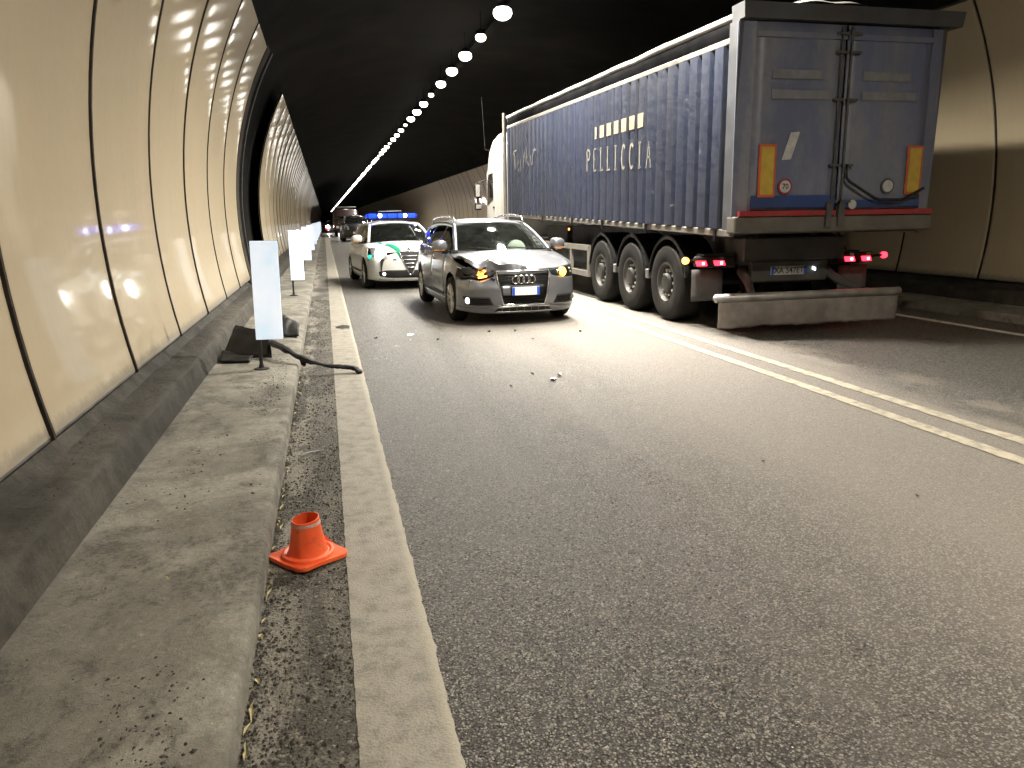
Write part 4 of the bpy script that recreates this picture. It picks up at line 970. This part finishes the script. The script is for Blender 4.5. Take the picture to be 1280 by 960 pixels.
# lettering painted on the rib faces
def ribbon(pts, w, X):
    q = [Vector((0, p[0], p[1])) for p in pts]; m = MB(); L_, R_ = [], []
    for i, p in enumerate(q):
        d = (q[min(i+1, len(q)-1)]-q[max(i-1, 0)]).normalized(); nrm = Vector((0, -d.z, d.y))*w/2
        L_.append(p+nrm); R_.append(p-nrm)
    m.grid([[(X, v.y, v.z) for v in L_], [(X, v.y, v.z) for v in R_]]); return m
GL = {'P': [[(.2, 0), (.2, 1)], [(.2, 1), (.65, .97), (.8, .78), (.62, .55), (.2, .5)]], 'E': [[(.3, 0), (.3, 1)], [(.3, 1), (.75, 1)], [(.3, .52), (.6, .52)], [(.3, 0), (.78, 0)]],
      'L': [[(.35, 0), (.35, 1)], [(.2, 1), (.5, 1)], [(.2, 0), (.8, 0), (.8, .12)]], 'I': [[(.5, 0), (.5, 1)], [(.3, 1), (.7, 1)], [(.3, 0), (.7, 0)]],
      'C': [[(.8, .85), (.62, .99), (.42, .95), (.28, .7), (.26, .35), (.38, .07), (.6, 0), (.78, .1)]], 'A': [[(.2, 0), (.52, 1), (.82, 0)], [(.3, .38), (.75, .38)], [(.12, 0), (.32, 0)], [(.7, 0), (.92, 0)]]}
xr = -(HW-.058)-.0955
def rib_y(i): return .30+.333*i
letters = 'PELLICCIA'
for i, ch in enumerate(letters):                                   # reads towards the rear; rib 14 carries the first letter
    yb = rib_y(14-i)+.22; z0 = 2.30-.012*i-.02
    m = MB()
    for st in GL[ch]:
        pts = []
        for a_, b_ in zip(st, st[1:]): pts += [(a_[0]+(b_[0]-a_[0])*k/3, a_[1]+(b_[1]-a_[1])*k/3) for k in range(3)]
        pts.append(st[-1]); r = ribbon([(yb+.02-p[0]*.255, z0+.36*p[1]) for p in pts], .048 if abs(st[0][0]-st[-1][0]) < .05 else .03, xr); m.add(r.v, r.f)
    m.build('painted_letter', 'paint_lettering', t)
for i in range(7, 14):
    y = rib_y(i); m = MB(); e0, e1 = (.0, .205) if i < 13 else (.03, .12); z = 2.77+.012*(i-7)*.3
    m.add([(xr, y+e0, z), (xr, y+e1, z), (xr, y+e1, z+.20), (xr, y+e0, z+.20)], [(0, 1, 2, 3)]); m.build('painted_block', 'paint_block', t)
SCR = [[(0, .82), (.07, .90), (.16, .95)], [(.075, .9), (.09, .2)], [(.20, .35), (.25, .55), (.24, .4)], [(.22, .15), (.26, .2), (.25, .05)], [(.33, .55), (.35, .1)], [(.45, .2), (.46, .65), (.50, .75), (.53, .3)], [(.56, .9), (.58, .45)], [(.60, .62), (.58, .42), (.66, .25)],
       [(.72, .6), (.74, .25), (.79, .28), (.80, .6), (.86, .74), (.93, .72)]]
m = MB()
for st in SCR:
    r = ribbon([(19.25-8.45-2.36*p[0], 2.50+.62*p[1]) for p in st], .05, xr-.004); m.add(r.v, r.f)
m.build('painted_script', 'paint_lettering', t)
# tractor cab
cab = loft([(12.75, 1.16, 1.0, 3.66), (12.80, 1.22, .95, 3.74), (13.3, 1.24, .9, 3.80), (13.9, 1.24, .9, 3.72), (14.3, 1.24, .9, 3.50), (14.55, 1.23, .9, 3.2), (14.85, 1.21, .85, 2.75), (15.0, 1.19, .6, 2.2), (15.06, 1.16, .5, 1.9), (15.08, 1.1, .55, 1.7)], 36, .16).build('cab', 'cab_paint', t, 45)
for sg in (-1, 1):
    X = sg*1.252
    dr = MB().box(min(X, X-sg*.03), max(X, X-sg*.03), 13.55, 14.62, 1.05, 2.78, ch=.01).build('door', 'cab_paint', t)
    m = MB(); m.add([(X+sg*.006, 13.75, 2.0), (X+sg*.006, 14.58, 1.86), (X+sg*.006, 14.50, 2.5), (X+sg*.006, 14.35, 2.72), (X+sg*.006, 13.75, 2.74)], [(0, 1, 2, 3, 4)]); m.build('window', 'dark_glass', dr, thick=.005)
    MB().box(min(X+sg*.002, X+sg*.02), max(X+sg*.002, X+sg*.02), 13.6, 13.75, 1.75, 1.8).build('handle', 'black_plastic', dr)
    m = MB(); m.grid([[(sg*(1.26-.05*u), 12.72-.62*u, .95+2.7*v-.25*u*v) for u in (0, .5, 1)] for v in np.linspace(0, 1, 6)]); m.build('wind_deflector', 'cab_paint', t, 50, .03)
    for zz, h_ in ((2.28, .42), (1.82, .2)):
        mm = MB().box(sg*1.50-.10, sg*1.50+.10, 14.72, 14.86, zz-h_/2, zz+h_/2, ch=.03).build('mirror', 'black_plastic', t, 30)
        MB().box(sg*1.50-.08, sg*1.50+.08, 14.70, 14.718, zz-h_/2+.04, zz+h_/2-.04).build('mirror_glass', 'chrome', mm)
    MB().tube([(sg*1.2, 14.8, 2.62), (sg*1.5, 14.8, 2.52), (sg*1.5, 14.8, 1.75)], .02, 6).build('mirror_arm', 'black_plastic', t)
    truck_wheel(sg*1.05, 14.0, sg, .50, .30); truck_wheel(sg*.98, 10.6, sg, .50, .5)
    MB().tube([(sg*1.18, 14.4, 3.4), (sg*1.3, 14.55, 3.45), (sg*1.36, 14.6, 4.9)], .006, 5).build('antenna', 'matt_black', t)
MB().box(-1.15, 1.15, 15.0, 15.12, .75, 1.75, ch=.03).build('front_grille', 'trim_black', t)
MB().box(-.5, .5, 9.6, 14.6, .55, .95).build('tractor_frame', 'chassis', t)
m = MB(); m.grid([[(x, 14.62+.36*v+.0, 2.95-.95*v) for x in np.linspace(-1.1, 1.1, 9)] for v in (0, .5, 1)]); m.build('windscreen', 'dark_glass', t, 50, .01)
# ------------------------------------------------------------------ delineators on the walkway
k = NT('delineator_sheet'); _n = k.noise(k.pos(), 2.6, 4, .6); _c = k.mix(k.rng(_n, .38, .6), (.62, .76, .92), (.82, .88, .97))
k.set(Base_Color=_c, Roughness=.35, Emission_Color=_c, Emission_Strength=.4); MATS['delineator_sheet'] = k.m   # glow added to the sheet's colour to imitate retroreflected light
root0 = thing('delineator', 'white delineator panel on a post standing over the torn black plastic', 'delineator', (-.665, 7.5, .122), 0, None)
def deline(root, rot):
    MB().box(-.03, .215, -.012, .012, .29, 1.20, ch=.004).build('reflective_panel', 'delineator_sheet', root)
    MB().box(-.032, .217, .0125, .02, .288, 1.202).build('backing', 'steel_grey', root)
    MB().tube([(0, .035, .0), (0, .035, 1.1)], .017, 8).build('post', 'steel_dark', root, 60)
    MB().lathe([(.0, .0), (.07, .0), (.07, .012), (.025, .02), (.02, .05)], 14, 'z', (0, .035, 0)).build('base_plate', 'steel_dark', root, 40)
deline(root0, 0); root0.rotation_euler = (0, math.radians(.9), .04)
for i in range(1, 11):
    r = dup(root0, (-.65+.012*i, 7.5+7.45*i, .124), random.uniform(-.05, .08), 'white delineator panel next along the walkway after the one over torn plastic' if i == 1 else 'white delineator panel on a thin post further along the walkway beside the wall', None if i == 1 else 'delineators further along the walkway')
    r.rotation_euler.y = math.radians(random.uniform(-1.5, 1.5))
# ------------------------------------------------------------------ traffic cone, worn and cut short
def mat_cone():
    k = NT('cone_orange'); p = k.obj(); n = k.noise(p, 18., 6, .7); n2 = k.noise(p, 6., 5, .65)
    c = k.mix(k.rng(n2, .35, .65), (.80, .09, .025), (.85, .16, .045)); c = k.mix(k.rng(n, .56, .74, 0, .55), c, (.16, .07, .045))
    k.set(Base_Color=c, Roughness=.5); k.bump(n, .1, .004); MATS['cone_orange'] = k.m
mat_cone(); simple('cone_band', (.5, .46, .43), .5, var=.3, vs=30., dirt=(.6, .1, .04, .8))
c = thing('traffic_cone', 'short battered orange traffic cone standing in the dirty gutter', 'cone', (-.165, 3.37, .010), math.radians(38)); c.rotation_euler = (math.radians(1.2), math.radians(-1.5), math.radians(38)); c.scale = (1.06, 1.06, .95)
m = MB(); g = []
def base_r(a): return .128/max(abs(math.cos(a)), abs(math.sin(a)))
n = 48
for t_, zz in ((1.0, .0), (1.0, .012), (.985, .018)):
    row = []
    for k in range(n+1):
        a = 2*PI*k/n; r = min(base_r(a), .163)*t_; lift = .028*max(0, math.cos(a-.75))**4+.018*max(0, math.cos(a-3.9))**5+.006*math.sin(3*a); row.append((r*math.cos(a), r*math.sin(a), zz+max(0, lift)*(1 if zz >= 0 else 0)))
    g.append(row)
for r, zz in ((.112, .02), (.108, .034), (.098, .037), (.088, .03), (.083, .034)): g.append([(r*math.cos(2*PI*k/n), r*math.sin(2*PI*k/n), zz) for k in range(n+1)])
m.grid(g); m.build('base', 'cone_orange', c, 40)
m = MB(); g = []
for r, zz in ((.084, .03), (.076, .06), (.068, .11), (.060, .165), (.0555, .198), (.052, .199), (.0565, .165), (.066, .1), (.076, .04)):
    g.append([((r+.003*fnz(k, zz*8, 0, .4))*math.cos(2*PI*k/n)*(1.03 if zz > .1 else 1), (r)*math.sin(2*PI*k/n)*(.97 if zz > .1 else 1), zz+.006*math.cos(2*PI*k/n)*(zz > .19)) for k in range(n)]+[None])
    g[-1][-1] = g[-1][0]
m.grid(g); m.build('body', 'cone_orange', c, 50)
m = MB(); m.grid([[((r)*math.cos(2*PI*k/n)*1.035, r*math.sin(2*PI*k/n)*.975, zz+.004*fnz(k, zz, 2, .5)) for k in range(n+1)] for r, zz in ((.0605, .172), (.0585, .187))]); m.build('band', 'cone_band', c, 60)
# ------------------------------------------------------------------ torn plastic from the car
def slab(pts, th, fn=None):
    n = len(pts); m = MB(); v = [tuple(p) for p in pts]+[(p[0], p[1], p[2]-th) for p in pts]
    return m.add(v, [tuple(range(n)), tuple(range(2*n-1, n-1, -1))]+[(i, (i+1) % n, (i+1) % n+n, i+n) for i in range(n)])
m = MB(); pts = []; rs_ = []
pth = [(-.62, 8.25, .27), (-.50, 7.98, .255), (-.36, 7.78, .20), (-.20, 7.70, .135), (-.02, 7.68, .085), (.10, 7.69, .072), (.21, 7.66, .055), (.25, 7.60, .02)]
q = np.array(pth); tt = np.linspace(0, len(q)-1, 34)
for k_, u in enumerate(tt):
    p = [float(np.interp(u, range(len(q)), q[:, d])) for d in range(3)]; pts.append((p[0]+.008*fnz(u, 1, 0, 3), p[1]+.015*fnz(u, 2, 0, 3), p[2]+.01*fnz(u, 3, 0, 4))); rs_.append(.042*(1+.5*fnz(u, 5, 0, 2.7)) if u > 1 else .05)
m.tube(pts, rs_, 7, True, .55)
m.add([(-.34, 7.80, .21), (-.25, 7.74, .17), (-.27, 7.72, .09), (-.31, 7.76, .10)], [(0, 1, 2, 3)])
o = m.build('torn_strip', 'black_plastic', None, 40); tag(o, 'long torn black plastic strip hanging off the kerb onto the edge line', 'debris')
def sheet(name, label, corners, seed, nx=9, ny=7, th=.01):
    a_, b_, c2, d2 = [np.array(p, float) for p in corners]; g = []
    for i in range(nx+1):
        u = i/nx; r = []
        for j in range(ny+1):
            v = j/ny; p = (a_*(1-u)+b_*u)*(1-v)+(d2*(1-u)+c2*u)*v; r.append((p[0]+.015*fnz(u*4, v*4, seed), p[1]+.02*fnz(u*4, v*4, seed+5), p[2]+.03*fnz(u*3, v*3, seed+9)*math.sin(PI*u)*1.0))
        g.append(r)
    o = MB().grid(g).build(name, 'black_plastic', None, 40, th); tag(o, label, 'debris'); return o
sheet('bumper_shell', 'bent black plastic shell leaning on the walkway behind the front delineator post', [(-1.10, 8.2, .135), (-.60, 8.0, .15), (-.62, 8.30, .36), (-.98, 8.55, .42)], 3.)
sheet('liner_piece', 'curved black wheel-arch liner lying on the walkway past the torn shell', [(-.62, 9.6, .135), (-.38, 9.5, .14), (-.40, 10.25, .19), (-.60, 10.4, .30)], 8.)
sheet('liner_piece', 'flat black plastic scrap under the front delineator on the walkway', [(-1.10, 7.95, .14), (-.80, 7.85, .145), (-.78, 8.15, .16), (-1.1, 8.3, .2)], 12.)
fr = [(2.10, 6.93, .05), (1.86, 7.05, .03), (1.98, 6.72, .035), (2.55, 4.05, .028), (2.05, 10.0, .03), (2.4, 9.9, .045), (1.62, 9.7, .025), (1.3, 9.5, .03), (3.0, 3.3, .018), (3.55, 3.05, .02), (1.55, 6.6, .022), (2.45, 9.2, .02), (3.2, 9.6, .03), (.55, 9.9, .035)]
for i, (x, y, s) in enumerate(fr):
    v = [(s*random.uniform(-1, 1)*.8, s*random.uniform(-1, 1)*.8, s*random.uniform(0, .9)) for _ in range(9)]
    bm = bmesh.new(); [bm.verts.new(p) for p in v]; bmesh.ops.convex_hull(bm, input=bm.verts)
    me = bpy.data.meshes.new('plastic_fragment'); bm.to_mesh(me); bm.free(); zz = min(p[2] for p in v)
    o = link('plastic_fragment', me, 'trim_black'); o.location = (x, y, .003-zz); tag(o, 'small black plastic fragment lying on the asphalt in front of the crashed car', 'debris', 'plastic fragments on the road')
simple('shard', (.55, .55, .55), .2, .4)
for i, (x, y) in enumerate([(.95, 9.6), (1.0, 10.1), (.42, 8.6), (.75, 9.2), (.47, 8.4)]):
    v = [(random.uniform(-.055, .055), random.uniform(-.03, .03), 0.) for _ in range(4)]
    o = MB().add(v+[(0, 0, .02)], [(0, 1, 4), (1, 2, 4), (2, 3, 4), (3, 0, 4)]).build('lamp_shard', 'shard'); o.location = (x, y, .004); tag(o, 'pale broken headlamp shard lying on the asphalt between car and edge line', 'debris', 'headlamp shards on the road')
o = MB().tube([(-.08, 4.86, .016), (-.02, 4.90, .02), (.06, 4.93, .018)], [.006, .01, .004], 6, True, .5).build('metal_sliver', 'shard'); o.location = (-.16, .1, 0); tag(o, 'thin metal sliver lying in the gutter behind the cone', 'debris')
# ------------------------------------------------------------------ grit, leaves
def grit(name, n, f, mat, smin, smax, label=None):
    m = MB(); base = [(1, 0, 0), (-1, 0, 0), (0, 1, 0), (0, -1, 0), (0, 0, 1), (0, 0, -.4)]; F = [(0, 2, 4), (2, 1, 4), (1, 3, 4), (3, 0, 4), (2, 0, 5), (1, 2, 5), (3, 1, 5), (0, 3, 5)]
    for _ in range(n):
        p = f()
        if p is None: continue
        s = smin+(smax-smin)*random.random()**3; a = random.uniform(0, PI); c_, s_ = math.cos(a), math.sin(a); kx, ky, kz = random.uniform(.6, 1.4), random.uniform(.5, 1.1), random.uniform(.4, .9)
        m.add([(p[0]+s*(x*kx*c_-y*ky*s_), p[1]+s*(x*kx*s_+y*ky*c_), p[2]+s*z*kz) for x, y, z in base], F)
    o = m.build(name, mat); stuff(o); o['label'] = label; o['category'] = 'grit'; return o
def in_gutter():
    y = 1.2+random.random()**1.6*14; x = random.uniform(-.335, .0)
    if fnz(x*3, y*1.3, 2., 1.6) < random.uniform(-.5, .35): return None
    return (x, y, .006)
def on_walk():
    y = 1.0+random.random()**1.5*10; x = random.uniform(-1.12, -.42)
    if fnz(x*2.2, y*1.2, 7., 1.3) < random.uniform(.0, .45): return None
    return (x, y, .125)
def on_ledge():
    y = 1.5+random.random()*9; return (random.uniform(-1.44, -1.22), y, .325)
def at_kerb():
    y = 1.5+random.random()**1.4*10; return (-.33+abs(random.gauss(0, .02)), y, .008)
grit('gutter_grit', 16000, in_gutter, 'stone', .0025, .010, 'loose dark grit strewn along the gutter')
grit('walkway_grit', 9000, on_walk, 'stone', .002, .010, 'dark crumbs scattered over the concrete walkway')
grit('ledge_grit', 900, on_ledge, 'stone', .002, .009, 'crumbs lying on the ledge under the wall panels')
grit('kerb_grit', 2500, at_kerb, 'stone', .002, .009, 'grit gathered against the kerb face')
m = MB()
for _ in range(90):
    y = 1.5+random.random()**1.3*8; x = -.325+abs(random.gauss(0, .012)); L_ = random.uniform(.012, .05); a = PI/2+random.gauss(0, .35); w_ = random.uniform(.003, .008)
    dx, dy = math.cos(a)*L_, math.sin(a)*L_; m.add([(x-dx, y-dy, .012), (x+w_, y, .02), (x+dx, y+dy, .014), (x-w_, y, .017)], [(0, 1, 2, 3)])
for _ in range(14):
    x, y = random.uniform(-1.4, -.5), random.uniform(2, 8); a = random.uniform(0, PI); L_ = random.uniform(.01, .03); z = .132 if x > -1.1 else .33
    m.add([(x-math.cos(a)*L_, y-math.sin(a)*L_, z), (x+.004, y, z+.006), (x+math.cos(a)*L_, y+math.sin(a)*L_, z), (x-.004, y, z+.003)], [(0, 1, 2, 3)])
o = m.build('dry_leaf_litter', 'litter'); stuff(o); o['label'] = 'straw-coloured leaf bits gathered along the kerb'; o['category'] = 'leaf litter'
simple('oil', (.05, .046, .04), .4, var=.4, vs=5.)
m = MB(); n = 40; ring = [(.16+(.09+.07*fnz(k, 0, 3, .9))*math.cos(2*PI*k/n), 11.1+(.22+.22*fnz(k, 2, 1, .8))*math.sin(2*PI*k/n), .012) for k in range(n)]
m.add(ring, [tuple(range(n))]); struct(m.build('dark_stain', 'oil'))
